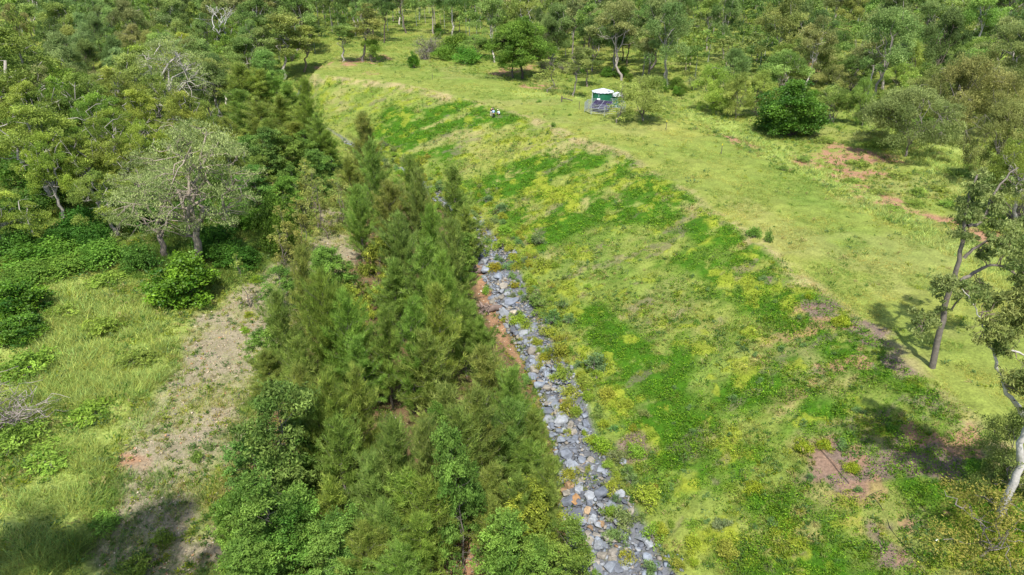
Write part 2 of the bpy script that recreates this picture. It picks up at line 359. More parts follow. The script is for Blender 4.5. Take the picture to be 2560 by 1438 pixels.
# ---------------------------------------------------------------- low vegetation (nobody could count it)
def sample_points(rg, n, r0=27, r1=330, half=44):
    r = np.exp(rg.uniform(math.log(r0), math.log(r1), n)); a = np.radians(rg.uniform(-half, half, n))
    return r*np.sin(a), r*np.cos(a), r
def build_grass():
    rg = np.random.default_rng(3); n = 430000
    x, y, r = sample_points(rg, n, 30, 330, 49); W, slope, dc, dt, de = cover(x, y)
    bare = np.clip(W['gravel']*.78+W['soil']*.90+W['cloth']*.92+W['litter']*.75+W['red']*.95+W['rock']*.93+W['green']*.6+W['lime']*.6, 0, 1)
    keep = rg.random(n) > bare; x, y, r = x[keep], y[keep], r[keep]; W = {k: v[keep] for k, v in W.items()}; slope = slope[keep]; dt = dt[keep]; dc = dc[keep]; n = len(x)
    z = height(x, y)
    left = (dt < -14)
    clump = sm(.42, .62, fbm(x, y, 3.5, 81, 3))
    h = .19-.05*((dc > 0) & (dc < 16))+.30*W['tall']*(.4+clump)+.28*W['lush_shade']*clump+.22*left*clump
    h *= rg.uniform(.6, 1.35, n)
    h = np.where(y > 200, np.maximum(h, .35), h)
    sc = .45+r/110
    base = ground_col(x, y, W)
    gcol = CG['grass']*1.12; tl = CG['tall']*1.15; lu = CG['lush_shade']*1.1
    t = rg.random((n, 1)); u = fbm(x, y, 5, 83, 3)[:, None]
    mixw = sm(.35, .65, u)
    c = base*.35+.65*((gcol*(1-mixw)+CG['grass2']*mixw)*(1-W['tall'][:, None])+tl*W['tall'][:, None])
    c = c*(1-.6*W['lush_shade'][:, None])+lu*.6*W['lush_shade'][:, None]
    c = c*(1-.7*W['dry'][:, None])+CG['dry']*1.1*.7*W['dry'][:, None]
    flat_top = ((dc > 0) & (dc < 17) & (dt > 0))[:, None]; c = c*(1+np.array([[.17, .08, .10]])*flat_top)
    c = c*np.clip(np.exp(rg.normal(0, .27, (n, 1))*np.where(flat_top, .6, 1)), .5, 1.7)*(1+np.array([[.12, 0, -.05]])*rg.normal(size=(n, 1)))
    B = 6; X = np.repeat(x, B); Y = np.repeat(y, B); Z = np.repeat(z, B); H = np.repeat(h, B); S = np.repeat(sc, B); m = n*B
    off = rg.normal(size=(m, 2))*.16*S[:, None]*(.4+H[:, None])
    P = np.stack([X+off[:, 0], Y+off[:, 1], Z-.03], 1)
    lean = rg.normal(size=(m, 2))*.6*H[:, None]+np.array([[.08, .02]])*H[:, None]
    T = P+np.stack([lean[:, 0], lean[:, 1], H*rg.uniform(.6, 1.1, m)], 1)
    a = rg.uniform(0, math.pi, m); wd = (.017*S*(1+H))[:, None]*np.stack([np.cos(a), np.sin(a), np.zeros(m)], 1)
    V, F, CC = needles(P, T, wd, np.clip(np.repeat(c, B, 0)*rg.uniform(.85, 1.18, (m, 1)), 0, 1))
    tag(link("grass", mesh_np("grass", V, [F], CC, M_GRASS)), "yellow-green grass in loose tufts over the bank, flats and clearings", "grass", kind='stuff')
build_grass()
def build_mats(name, key, n, label, c0, c1, seed, hmax=.28):
    rg = np.random.default_rng(seed); x, y, r = sample_points(rg, n, 30, 220, 49)
    W, slope, dc, dt, de = cover(x, y)
    keep = rg.random(n) < W[key]*1.05-.05-.6*W['rock']; x, y, r = x[keep], y[keep], r[keep]; n = len(x)
    z = height(x, y); B = 7; sc = .6+r/70
    cc = (c0*(1-1*(q := rg.random((n, 1))))+c1*q)*np.exp(rg.normal(0, .25, (n, 1)))
    bump = sm(.35, .75, fbm(x, y, 1.1, seed+5, 3))
    m = n*B; S = np.repeat(sc, B)
    off = rg.normal(size=(m, 2))*.13*S[:, None]
    P = np.stack([np.repeat(x, B)+off[:, 0], np.repeat(y, B)+off[:, 1], np.repeat(z+.10+bump*hmax, B)+rg.uniform(-.05, .10, m)], 1)
    D = rdir(rg, m); D[:, 2] *= .5; N2 = rdir(rg, m); Wv = np.cross(D, N2); Wv /= np.linalg.norm(Wv, axis=1, keepdims=True)+1e-9
    V, F, CC = leaf_quads(P, D*(.055*S)[:, None], Wv*(.03*S)[:, None], np.repeat(cc, B, 0)*rg.uniform(.8, 1.2, (m, 1)))
    tag(link(name, mesh_np(name, V, [F], CC, M_GRASS)), label, "ground cover", kind='stuff')
build_mats("green_ground_cover", 'green', 150000, "deep green creeping ground cover in patches over the bank slope", C(66,104,20), C(116,148,36), 5)
build_mats("lime_ground_cover", 'lime', 110000, "lime yellow low herbs in patches on the slope and along the rocks", C(144,150,48), C(112,132,44), 6)

def build_herbs():
    rg = np.random.default_rng(44); n = 60000; x, y, r = sample_points(rg, n, 30, 200, 49); W, slope, dc, dt, de = cover(x, y)
    patch = sm(.40, .62, fbm(x, y, 2.8, 401, 3))
    p = (.30+.7*patch)*(1-.86*np.clip(W['soil']*.6+W['cloth']*.8+W['litter']*.5+W['rock']+W['red'], 0, 1))*(1-.72*W['gravel'])*(1-.9*((dc > -.8) & (dc < 17) & (dt > 0)))
    for q_ in (at(1231, 294), at(1248, 290), at(1229, 299)): p = p*(np.hypot(x-q_.x, y-q_.y) > 1.6)
    k = rg.random(n) < p; x, y, r, patch = x[k], y[k], r[k], patch[k]; W = {q: v[k] for q, v in W.items()}; slope = slope[k]; n = len(x)
    z = height(x, y); R_ = np.exp(rg.normal(-1.55, .38, n))*(.75+r/160)*(1+.5*(dt[k] < -12)*(1-W['gravel'])); Hh = R_*rg.uniform(.7, 1.5, n)
    pal = np.array([C(92,122,44), C(70,104,36), C(118,138,52), C(134,146,66), C(104,126,76), C(132,142,40), C(150,142,88), C(84,112,60)])
    c = pal[rg.integers(0, 8, n)]; c = c*(1-.7*W['green'][:, None])+C(70,108,26)*.7*W['green'][:, None]; c = c*(1-.6*W['lime'][:, None])+C(128,144,40)*.6*W['lime'][:, None]
    B = 22; m = n*B; Rr = np.repeat(R_, B)[:, None]; d = rdir(rg, m); d[:, 2] = np.abs(d[:, 2]); q = d*rg.uniform(.35, 1.0, (m, 1))
    P = np.stack([np.repeat(x, B)+q[:, 0]*Rr[:, 0], np.repeat(y, B)+q[:, 1]*Rr[:, 0], np.repeat(z, B)+.02+q[:, 2]*np.repeat(Hh, B)], 1)
    D = d+rdir(rg, m)*.6; D /= np.linalg.norm(D, axis=1, keepdims=True); Wv = np.cross(D, rdir(rg, m)); Wv /= np.linalg.norm(Wv, axis=1, keepdims=True)+1e-9
    s = (.055+.16*Rr); V, F, CC = leaf_quads(P, D*s, Wv*s*.32, np.clip(np.repeat(c, B, 0)*rg.uniform(.75, 1.25, (m, 1)), 0, 1))
    tag(link("low_herbs", mesh_np("low_herbs", V, [F], CC, M_GRASS)), "scattered knee-high herbs and grass clumps over the slope and flats", "herbs", kind='stuff')
build_herbs()

# ---------------------------------------------------------------- plant builders: each returns (bark mesh, leaf mesh, height, width)
BARK_PALE = (.30,.275,.24); BARK_GREY = (.17,.15,.13); BARK_DARK = (.085,.07,.055)
def limb(rg, a, b, wob, n=5, sag=0.0):
    a = np.array(a, float); b = np.array(b, float); t = np.linspace(0, 1, n)[:, None]; L = np.linalg.norm(b-a)
    p = a+(b-a)*t; p[1:-1] += rg.normal(size=(n-2, 3))*wob*L; p[:, 2:3] += sag*L*np.sin(t*math.pi); return p
def leaf_cloud(rg, cen, rad, cnt, ll, lw, c0, c1, hang=.5, flat_=.8, shell=.5, soft=0.0):
    """leaves spread through lumps; cen (k,3) rad (k,)"""
    Ps = []; Ds = []; Ws = []; Cs = []
    for c, r in zip(cen, rad):
        n = max(12, int(cnt*r*r)); d = rdir(rg, n); rr = (shell+(1-shell)*rg.random((n, 1)))*r
        d[:, 2] = np.abs(d[:, 2])*np.where(rg.random(n) < .78, 1, -.6)
        P = c+d*rr*np.array([1, 1, flat_])
        tb = np.ones((n, 1))
        if soft:                       # leaves gather in tufts at twig ends, with gaps between them
            q = rg.random(n) < soft; k = max(6, int(16*min(r, 1.6))); td = rdir(rg, k); td[:, 2] = np.abs(td[:, 2])*np.where(rg.random(k) < .75, 1, -.7)
            tc = td*(r*rg.uniform(.45, 1.15, (k, 1)))*np.array([1, 1, flat_]); w_ = rg.integers(0, k, n); tb = rg.uniform(.8, 1.2, (k, 1))[w_]
            P[q] = c+tc[w_][q]+rg.normal(size=(q.sum(), 3))*r*.19*np.array([1, 1, .8])
        D = rdir(rg, n); D[:, 2] -= hang; D /= np.linalg.norm(D, axis=1, keepdims=True)
        W2 = np.cross(D, rdir(rg, n)); W2 /= np.linalg.norm(W2, axis=1, keepdims=True)+1e-9
        s = rg.uniform(.7, 1.3, (n, 1)); t = np.clip(rg.random()*.8+rg.random((n, 1))*.4-.1, 0, 1)
        Ps.append(P); Ds.append(D*ll*s*.5); Ws.append(W2*lw*s*.5); Cs.append((c0*(1-t)+c1*t)*rg.uniform(.75, 1.25, (n, 1))*rg.uniform(.8, 1.15)*tb)
    return leaf_quads(np.vstack(Ps), np.vstack(Ds), np.vstack(Ws), np.vstack(Cs))
def gum(seed, H=14, Wd=9, base=.42, lumps=34, lr=1.15, cnt=330, ll=.27, lw=.11, c0=None, c1=None, bark=BARK_PALE, r0=.22, limbs=5, lean=.05, hang=.6, bare=.05, twig=.3, dome=1.0):
    rg = np.random.default_rng(seed); c0 = C(90,110,58) if c0 is None else c0; c1 = C(144,154,92) if c1 is None else c1
    T = Tubes(); fork = H*base*rg.uniform(.85, 1.1); top = np.array([rg.normal()*lean*H, rg.normal()*lean*H, fork])
    tr = limb(rg, (0, 0, -.3), top, .025, 7); T.add(tr, np.linspace(r0*1.15, r0*.72, 7), 7, bark)
    ends = []; mids = []
    for i in range(limbs):
        a = i*2*math.pi/limbs+rg.uniform(-.5, .5); rr = Wd*.5*rg.uniform(.28, .62); zz = H*rg.uniform(.68, .9)
        if i == 0: rr *= .3; zz = H*.93
        e = np.array([top[0]+rr*math.cos(a), top[1]+rr*math.sin(a), zz])
        s = tr[-1] if rg.random() < .65 else tr[-2]
        p = limb(rg, s, e, .07, 7, .04); T.add(p, np.linspace(r0*.55, r0*.14, 7), 6, bark); ends.append(p)
    L = np.vstack(ends); cen = []; rad = []
    for k in range(lumps):
        u = rg.random(); a = rg.uniform(0, 2*math.pi); q = math.sqrt(rg.random())
        zz = fork*.95+(H-fork*.95)*(.12+.83*u); prof = math.sin(math.pi*min(1, .18+.82*u)**.9)**.6 if dome else 1
        rr = Wd*.5*q*max(.25, prof); c = np.array([top[0]*.8+rr*math.cos(a), top[1]*.8+rr*math.sin(a), zz-.10*H*(q**2)*dome])
        cen.append(c); rad.append(lr*rg.uniform(.6, 1.35))
        j = np.argmin(((L-c)**2*np.array([1, 1, .5])).sum(1)+(L[:, 2] > c[2])*4)
        if rg.random() < twig+.3:
            p = limb(rg, L[j], c, .08, 5, .02); T.add(p, np.linspace(r0*.2, .025, 5), 4, bark)
            if rg.random() < twig:
                for _ in range(3):
                    e2 = c+rdir(rg, 1)[0]*np.array([1, 1, .7])*rad[-1]*1.05; T.add(limb(rg, p[-2], e2, .08, 4), [.03, .022, .018, .01], 3, np.array(bark)*1.1)
    for _ in range(int(limbs*bare*10)):
        j = rg.integers(len(L)); d = rdir(rg, 1)[0]; d[2] = abs(d[2])*.5
        T.add(limb(rg, L[j], L[j]+d*Wd*.22, .1, 5), [.05, .04, .03, .02, .01], 4, np.array(bark)*1.2)
    V, F, CC = leaf_cloud(rg, np.array(cen), np.array(rad), cnt, ll, lw, c0, c1, hang, .8, .6, .85)
    return (T.mesh("gum_bark", M_BARK), mesh_np("gum_leaves", V, [F], CC, M_LEAF), H, Wd)
def sheoak(seed, H=10, Wd=4.6, nb=120, c0=None, c1=None, low=.06, taper=.75, len_=.46, per=15):
    rg = np.random.default_rng(seed); c0 = C(92,116,50) if c0 is None else c0; c1 = C(156,170,88) if c1 is None else c1; ph = rg.uniform(0, 6.28, 4)
    T = Tubes(); st = limb(rg, (0, 0, -.2), (rg.normal()*.2, rg.normal()*.2, H*.97), .012, 9); T.add(st, np.linspace(.13, .02, 9), 6, BARK_GREY)
    zs = st[:, 2]; Ps = []; Ts = []; Ws = []; Cs = []
    for k in range(nb):
        u = low+(1-low)*((k+rg.random())/nb)**.85; z0 = u*H*.97; o = np.array([np.interp(z0, zs, st[:, 0]), np.interp(z0, zs, st[:, 1]), z0])
        L = (Wd*.5)*((1-u)**taper*(.75+.6*min(1, u*4)) + .10)*rg.uniform(.5, 1.3); a = rg.uniform(0, 2*math.pi); L *= 1+.28*math.sin(2*a+ph[0]+5*u)+.22*math.sin(3*a+ph[1]-8*u); el = math.radians(rg.uniform(18, 50)+25*u)
        d = np.array([math.cos(a)*math.cos(el), math.sin(a)*math.cos(el), math.sin(el)]); e = o+d*L*1.12
        b = limb(rg, o, e, .05, 4, .03); T.add(b, [.028, .02, .013, .006], 3, BARK_GREY)
        bt = rg.uniform(.78, 1.22); m = max(3, int(L*7)); tt = np.linspace(.22, 1.02, m)
        for t in tt:
            q = o+(e-o)*t+rg.normal(size=3)*.10; n = per
            dd = d*.55+rg.normal(size=(n, 3))*.42+np.array([0, 0, .42]); dd /= np.linalg.norm(dd, axis=1, keepdims=True)
            P = q+rg.normal(size=(n, 3))*.09; ln = len_*rg.uniform(.5, 1.25, (n, 1)); Tt = P+dd*ln
            Wv = np.cross(dd, rdir(rg, n)); Wv *= .021/(np.linalg.norm(Wv, axis=1, keepdims=True)+1e-9)
            s = np.clip(rg.random()*.75+rg.random((n, 1))*.35, 0, 1)
            Ps.append(P); Ts.append(Tt); Ws.append(Wv); Cs.append((c0*(1-s)+c1*s)*rg.uniform(.8, 1.2)*bt)
    V, F, CC = needles(np.vstack(Ps), np.vstack(Ts), np.vstack(Ws), np.vstack(Cs))
    return (T.mesh("sheoak_bark", M_BARK), mesh_np("sheoak_needles", V, [F], CC, M_NEEDLE), H, Wd)
def sapling(seed, H=8, Wd=4, lumps=44, ll=.19, lw=.07, cnt=900, c0=None, c1=None, lr=.62, bark=BARK_GREY, low=.08):
    rg = np.random.default_rng(seed); c0 = C(76,104,44) if c0 is None else c0; c1 = C(132,154,74) if c1 is None else c1
    T = Tubes(); st = limb(rg, (0, 0, -.2), (rg.normal()*.4, rg.normal()*.4, H*.95), .025, 8); T.add(st, np.linspace(.07, .015, 8), 5, bark)
    cen = []; rad = []
    for k in range(lumps):
        u = low+(1-low)*(k+rg.random())/lumps; a = rg.uniform(0, 6.28); prof = math.sin(math.pi*min(1, .2+.8*u))**.6+.12
        rr = Wd*.5*prof*rg.uniform(.35, 1.0); z = H*.97*u; o = np.array([np.interp(z, st[:, 2], st[:, 0]), np.interp(z, st[:, 2], st[:, 1]), z])
        c = o+np.array([rr*math.cos(a), rr*math.sin(a), 0]); cen.append(c); rad.append(lr*rg.uniform(.6, 1.3))
        T.add(limb(rg, o-np.array([0, 0, rr*.6*min(1, u*3)]), c, .04, 4), [.022, .016, .011, .006], 3, bark)
    V, F, CC = leaf_cloud(rg, np.array(cen), np.array(rad), cnt, ll, lw, c0, c1, .6, .8, .25, .9)
    return (T.mesh("sapling_bark", M_BARK), mesh_np("sapling_leaves", V, [F], CC, M_LEAF), H, Wd)
def bush(seed, H=3, Wd=4, lumps=26, lr=.75, cnt=420, ll=.17, lw=.09, c0=None, c1=None, mat=None, hang=.2, stems=7, bark=BARK_GREY):
    rg = np.random.default_rng(seed); c0 = C(70,102,38) if c0 is None else c0; c1 = C(116,142,58) if c1 is None else c1
    T = Tubes(); cen = []; rad = []
    for k in range(lumps):
        d = rdir(rg, 1)[0]; d[2] = abs(d[2]); q = rg.uniform(.45, 1.0); r = lr*rg.uniform(.6, 1.3)
        cen.append(np.array([d[0]*(Wd*.5-r*.7)*q, d[1]*(Wd*.5-r*.7)*q, max(r*.45, .12*H+d[2]*(H*.88-r*.6)*q)])); rad.append(r)
    for c in cen[:stems]+cen[stems::3]:
        T.add(limb(rg, rg.normal(size=3)*np.array([.12, .12, 0])*Wd*.3, c, .05, 4, .05), [.05, .035, .022, .01], 4, bark)
    V, F, CC = leaf_cloud(rg, np.array(cen), np.array(rad), cnt, ll, lw, c0, c1, hang, .85, .5, .7)
    return (T.mesh("bush_stems", M_BARK), mesh_np("bush_leaves", V, [F], CC, mat or M_LEAF), H, Wd)
def scrub(seed, H=3.5, Wd=3.5, n=46, c=BARK_GREY, leaves=0.0, c0=None):
    """bare multi-stemmed twiggy scrub with a thin scatter of leaves"""
    rg = np.random.default_rng(seed); T = Tubes(); tips = []
    for k in range(n):
        a = rg.uniform(0, 6.28); rr = Wd*.5*math.sqrt(rg.random()); e = np.array([rr*math.cos(a), rr*math.sin(a), H*rg.uniform(.6, 1)*(1-.25*(rr/(Wd*.5))**2)])
        p = limb(rg, (rg.normal()*.25, rg.normal()*.25, 0), e, .05, 5, .05); T.add(p, [.035, .028, .02, .014, .008], 3, np.array(c)*rg.uniform(.7, 1.3))
        for j in (2, 3, 3, 4):
            q = p[j]; d = rdir(rg, 1)[0]; d[2] = abs(d[2]); T.add(limb(rg, q, q+d*rg.uniform(.4, .9), .08, 3), [.014, .01, .005], 3, np.array(c)*rg.uniform(.8, 1.4)); tips.append(q+d*.5)
    tips = np.array(tips); k = max(3, int(len(tips)*leaves)); cen = tips[rg.choice(len(tips), k, replace=False)]
    c0 = C(92,104,56) if c0 is None else c0
    V, F, CC = leaf_cloud(rg, cen, np.full(k, .42), 160, .13, .045, c0, c0*1.3, .2, .9, .1)
    return (T.mesh("scrub_stems", M_BARK), mesh_np("scrub_leaves", V, [F], CC, M_LEAF), H, Wd)
def dead_tree(seed, H=16, Wd=7, r0=.26, c=(.42,.40,.37), lv=4):
    rg = np.random.default_rng(seed); T = Tubes()
    def rec(p, d, L, r, k):
        q = p+d*L; pts = limb(rg, p, q, .05, 5); T.add(pts, np.linspace(r, r*.6, 5), 6 if k > 2 else 4, np.array(c)*rg.uniform(.8, 1.1))
        if k == 0: return
        for i in range(rg.integers(2, 4)):
            n = d+rdir(rg, 1)[0]*(.42+.10*(lv-k)); n[2] += .22; n /= np.linalg.norm(n); rec(pts[-1] if i else pts[-2], n, L*rg.uniform(.5, .78), r*.55, k-1)
    rec(np.array([0, 0, -.3]), np.array([.03, .02, 1.]), H*.42, r0, lv)
    return (T.mesh("dead_wood", M_BARK), None, H, Wd)

GOLD0, GOLD1 = C(90,114,48), C(156,172,78)
PRO = {}
PRO['gum'] = [gum(101+i, H=14, Wd=8.5+(i % 3), base=(.36, .45, .4, .5)[i % 4], lumps=(26, 20, 30, 24)[i % 4], lr=1.3, cnt=440, bark=(BARK_PALE, BARK_GREY, BARK_DARK, BARK_PALE)[i % 4]) for i in range(6)]
PRO['slim'] = [gum(121+i, H=15, Wd=5.5, base=.42, lumps=20, lr=1.0, cnt=480, bark=(BARK_PALE, BARK_GREY, BARK_DARK)[i], r0=.17, limbs=4) for i in range(3)]
PRO['low'] = [gum(141+i, H=8, Wd=8, base=.09, lumps=30, lr=1.1, cnt=640, ll=.19, lw=.08, bark=BARK_GREY, r0=.12, limbs=9, hang=.3, c0=C(92,114,54), c1=C(154,168,94)) for i in range(4)]
PRO['sparse'] = [gum(158, H=5, Wd=5, base=.15, lumps=26, lr=.85, cnt=300, ll=.14, lw=.05, bark=BARK_GREY, r0=.07, limbs=6, c0=C(98,104,46), c1=C(146,142,70))]
PRO['wide'] = [gum(151+i, H=9, Wd=14, base=.24, lumps=64, lr=1.15, cnt=620, ll=.20, lw=.08, bark=BARK_GREY, r0=.14, limbs=11, hang=.3, c0=C(96,112,62), c1=C(150,160,100)) for i in range(2)]
PRO['gold'] = [gum(161+i, H=15, Wd=11, base=.40, lumps=46, lr=1.05, cnt=560, ll=.22, lw=.09, c0=GOLD0, c1=GOLD1, bark=BARK_PALE, r0=.3, limbs=6, bare=.1, twig=.3) for i in range(4)]
PRO['greygum'] = [gum(181+i, H=18, Wd=12, base=.26, dome=.5, lean=.015, lumps=105, lr=.95, cnt=200, ll=.24, lw=.06, c0=C(104,122,70), c1=C(162,174,112), bark=BARK_PALE, r0=.36, limbs=6, hang=1.4, bare=.2, twig=.6) for i in range(3)]
PRO['dense'] = [gum(191, H=14, Wd=12, base=.22, lumps=95, lr=1.15, cnt=380, c0=C(74,104,38), c1=C(124,150,62), bark=BARK_DARK, r0=.22, limbs=8, lean=.02, bare=0)]
PRO['she'] = [sheoak(201+i, H=10, Wd=(4.4, 5.0, 4.0, 5.4, 4.6)[i], nb=(115, 130, 105, 140, 120)[i]) for i in range(5)]
PRO['sheslim'] = [sheoak(221+i, H=11, Wd=3.4, nb=120, taper=.6) for i in range(2)]
PRO['sap'] = [sapling(241+i, lumps=(46, 54, 40)[i]) for i in range(3)]
PRO['thin'] = [sapling(261+i, H=7, Wd=2.6, lumps=26, cnt=420, lr=.45, c0=C(104,124,60), c1=C(150,160,90)) for i in range(2)]
PRO['bush'] = [bush(281+i) for i in range(4)]
PRO['dark'] = [bush(301+i, H=9, Wd=9.5, lumps=110, lr=1.05, cnt=300, ll=.26, lw=.13, c0=C(44,84,22), c1=C(94,130,42), mat=M_GLOSSY, stems=12, bark=BARK_DARK) for i in range(1)]
PRO['glossbush'] = [bush(311+i, H=4.2, Wd=5, lumps=46, lr=.72, cnt=520, ll=.2, lw=.11, c0=C(52,94,24), c1=C(128,156,48), mat=M_GLOSSY) for i in range(2)]
PRO['scrub'] = [scrub(321+i, leaves=(.12, .3, .5)[i]) for i in range(3)]
PRO['dead'] = [dead_tree(341), dead_tree(342, H=12)]
PRO['weed'] = [bush(361+i, H=.9, Wd=1.3, lumps=(9,16,12,20)[i], lr=.27, cnt=1500, ll=.085, lw=.035, c0=C(122,138,44), c1=C(170,178,72), stems=5) for i in range(4)]
PRO['weedg'] = [bush(371+i, H=.9, Wd=1.2, lumps=13, lr=.24, cnt=1800, ll=.10, lw=.03, c0=C(96,120,66), c1=C(140,158,98), stems=5) for i in range(2)]
PRO['tuss'] = [bush(381+i, H=1.0, Wd=2.0, lumps=18, lr=.34, cnt=900, ll=.14, lw=.05, c0=C(92,116,50), c1=C(138,154,74), stems=4) for i in range(2)]

NAMES = {'gum': ('gum_tree', 'gum tree'), 'slim': ('gum_tree', 'gum tree'), 'low': ('wattle_tree', 'low tree'), 'gold': ('gum_tree', 'gum tree'), 'sparse': ('small_tree', 'small tree'), 'wide': ('wattle_tree', 'low tree'), 'dense': ('gum_tree', 'gum tree'), 'greygum': ('gum_tree', 'gum tree'),
         'she': ('she_oak', 'she-oak'), 'sheslim': ('she_oak', 'she-oak'), 'sap': ('sapling', 'sapling'), 'thin': ('sapling', 'sapling'), 'bush': ('bush', 'bush'), 'dark': ('evergreen_tree', 'tree'),
         'glossbush': ('bush', 'bush'), 'scrub': ('scrub_bush', 'bush'), 'dead': ('dead_tree', 'dead tree'), 'weed': ('weed_shrub', 'shrub'), 'weedg': ('weed_shrub', 'shrub'), 'tuss': ('weed_shrub', 'shrub')}
PLACED = []           # (root, prefix, zone, px, py)
rnd = random.Random(8)
def plant(kind, x, y, H, Wm, tint=(1,1,1), var=None, z=None, rz=None, bark=(1,1,1), lean=None):
    P = PRO[kind]; v = rnd.randrange(len(P)) if var is None else var % len(P); bm_, lm, h0, w0 = P[v]
    nm, cat = NAMES[kind]
    r = empty(nm, (x, y, zat(x, y) if z is None else z), rnd.uniform(0, 6.28) if rz is None else rz)
    s = H/h0; sw = Wm/w0; r.scale = (sw, sw, s)
    if lean: r.rotation_euler = (lean[0], lean[1], r.rotation_euler[2])
    tree = kind not in ('bush', 'glossbush', 'scrub', 'weed', 'weedg', 'tuss')
    a = link('trunk' if tree else 'stems', bm_, r); a.color = (*bark, 1)
    if lm:
        c = link('crown' if tree else 'foliage', lm, r); c.color = (*tint, 1)
    r['category'] = cat
    return r
def by_top(u, v, H):
    p = at(u, v, H); return p
def hvar(kind): return rnd.uniform(.82, 1.2) if kind in ('she', 'sheslim', 'sap') else 1.0
def put(kind, u, v, H, wpx, prefix, zone, tint=(1,1,1), group=None, base=False, **kw):
    H *= hvar(kind)
    p = at(u, v) if base else at(u, v, H*.97)
    s = math.sqrt(p.x**2+p.y**2+(CAM_H-p.z-H*.5)**2)
    j = (rnd.uniform(.88, 1.12), rnd.uniform(.9, 1.1), rnd.uniform(.88, 1.12))
    r = plant(kind, p.x, p.y, H, wpx*s/F_PX, tuple(a*b for a, b in zip(tint, j)), z=p.z, **kw)
    reg_thing(r, prefix, zone, group or f"{prefix}s".replace('bushs', 'bushes').replace('scrubs', 'scrub'))
    return r
def reg_thing(r, prefix, zone, group):
    px, py, _ = project(r.location.x, r.location.y, r.location.z+1)
    r['group'] = group[:60]; PLACED.append((r, prefix, zone, float(px), float(py)))

# ---------------------------------------------------------------- she-oaks of the creek bed
Z1 = "in the front stand left of the rocks"; Z2 = "in the middle stand beside the rock strip"; Z3 = "in the far stand below the bank"
OL = (.93, .99, .86); GR = (.94, .98, .86); PL = (1.06, 1.08, .95)
she = [(745,628,11,85,OL,1),(800,690,10,130,OL,0),(850,740,10,120,OL,0),(695,735,9,100,GR,0),(665,880,6,90,GR,0),(735,850,8,120,OL,0),
 (900,850,8,120,GR,0),(960,780,8,110,GR,0),(1015,760,9,110,OL,0),(1095,725,9,100,PL,1),(1160,760,8,110,OL,0),(1200,800,7,100,PL,0),(1060,840,9,130,GR,0),
 (1225,880,8,130,GR,0),(1290,930,7,120,OL,0),(880,930,9,130,PL,0),(820,950,9,130,OL,0),(1120,960,9,140,GR,0),(1200,980,9,140,GR,0),(1270,1010,8,130,GR,0),
 (1330,1030,7,110,OL,0),(980,1060,9,150,OL,0),(1060,1070,9,140,GR,0),(1140,1040,9,140,GR,0),(1320,1110,7,120,OL,0),(1370,1150,6,100,PL,0),
 (840,1060,9,130,OL,0),(930,1150,8,150,PL,0),(1010,1170,8,150,PL,0),(1060,1210,7,140,OL,0),(830,1190,7,110,PL,0),(1220,1180,6,120,GR,0),(1300,1200,6,110,OL,0),
 (960,1270,7,150,OL,0),(1040,1300,6,130,OL,0),(900,1320,5,130,GR,0),(1000,1360,5,130,OL,0),(1230,1250,5,100,PL,0),(760,930,8,110,GR,0),(780,1010,8,120,OL,0)]
for u, v, H, wp, t, k in she:
    put('sheslim' if k else 'she', u, v, H, wp, "feathery olive she-oak" if t != PL else "pale yellowish feathery she-oak", Z1, t, "she-oaks of the front creek stand")
for u, v, H, wp, t, k in [(903,290,13,70,GR,1),(930,360,11,90,GR,0),(1020,395,12,70,GR,1),(1045,430,11,80,GR,0),(1135,425,10,80,PL,1),(965,460,10,100,GR,0),(890,470,9,90,PL,0),(1000,540,10,110,OL,0),
 (1075,520,10,90,GR,0),(1045,610,10,120,GR,0),(1125,560,9,90,GR,0),(1160,520,8,70,PL,0),(1100,640,9,110,OL,0),(990,650,9,110,GR,0),(1150,650,7,80,OL,0),(870,400,9,80,GR,0)]:
    put('sheslim' if k else 'she', u, v, H, wp, "slender dark feathery she-oak" if k else "bushy feathery she-oak", Z2, t, "she-oaks beside the rock strip")
for u, v, H, wp, t in [(600,165,12,90,OL),(640,180,12,90,GR),(680,185,12,90,GR),(720,210,11,80,GR),(765,205,12,60,OL),(700,240,10,80,GR),(750,260,9,80,GR),(790,290,8,60,OL),(640,250,10,80,GR),(600,230,10,80,OL),(820,330,8,60,OL),(740,310,8,80,GR),(670,300,8,80,OL)]:
    put('sheslim', u, v, H, wp, "tall soft she-oak", Z3, t, "she-oaks below the far end of the bank")

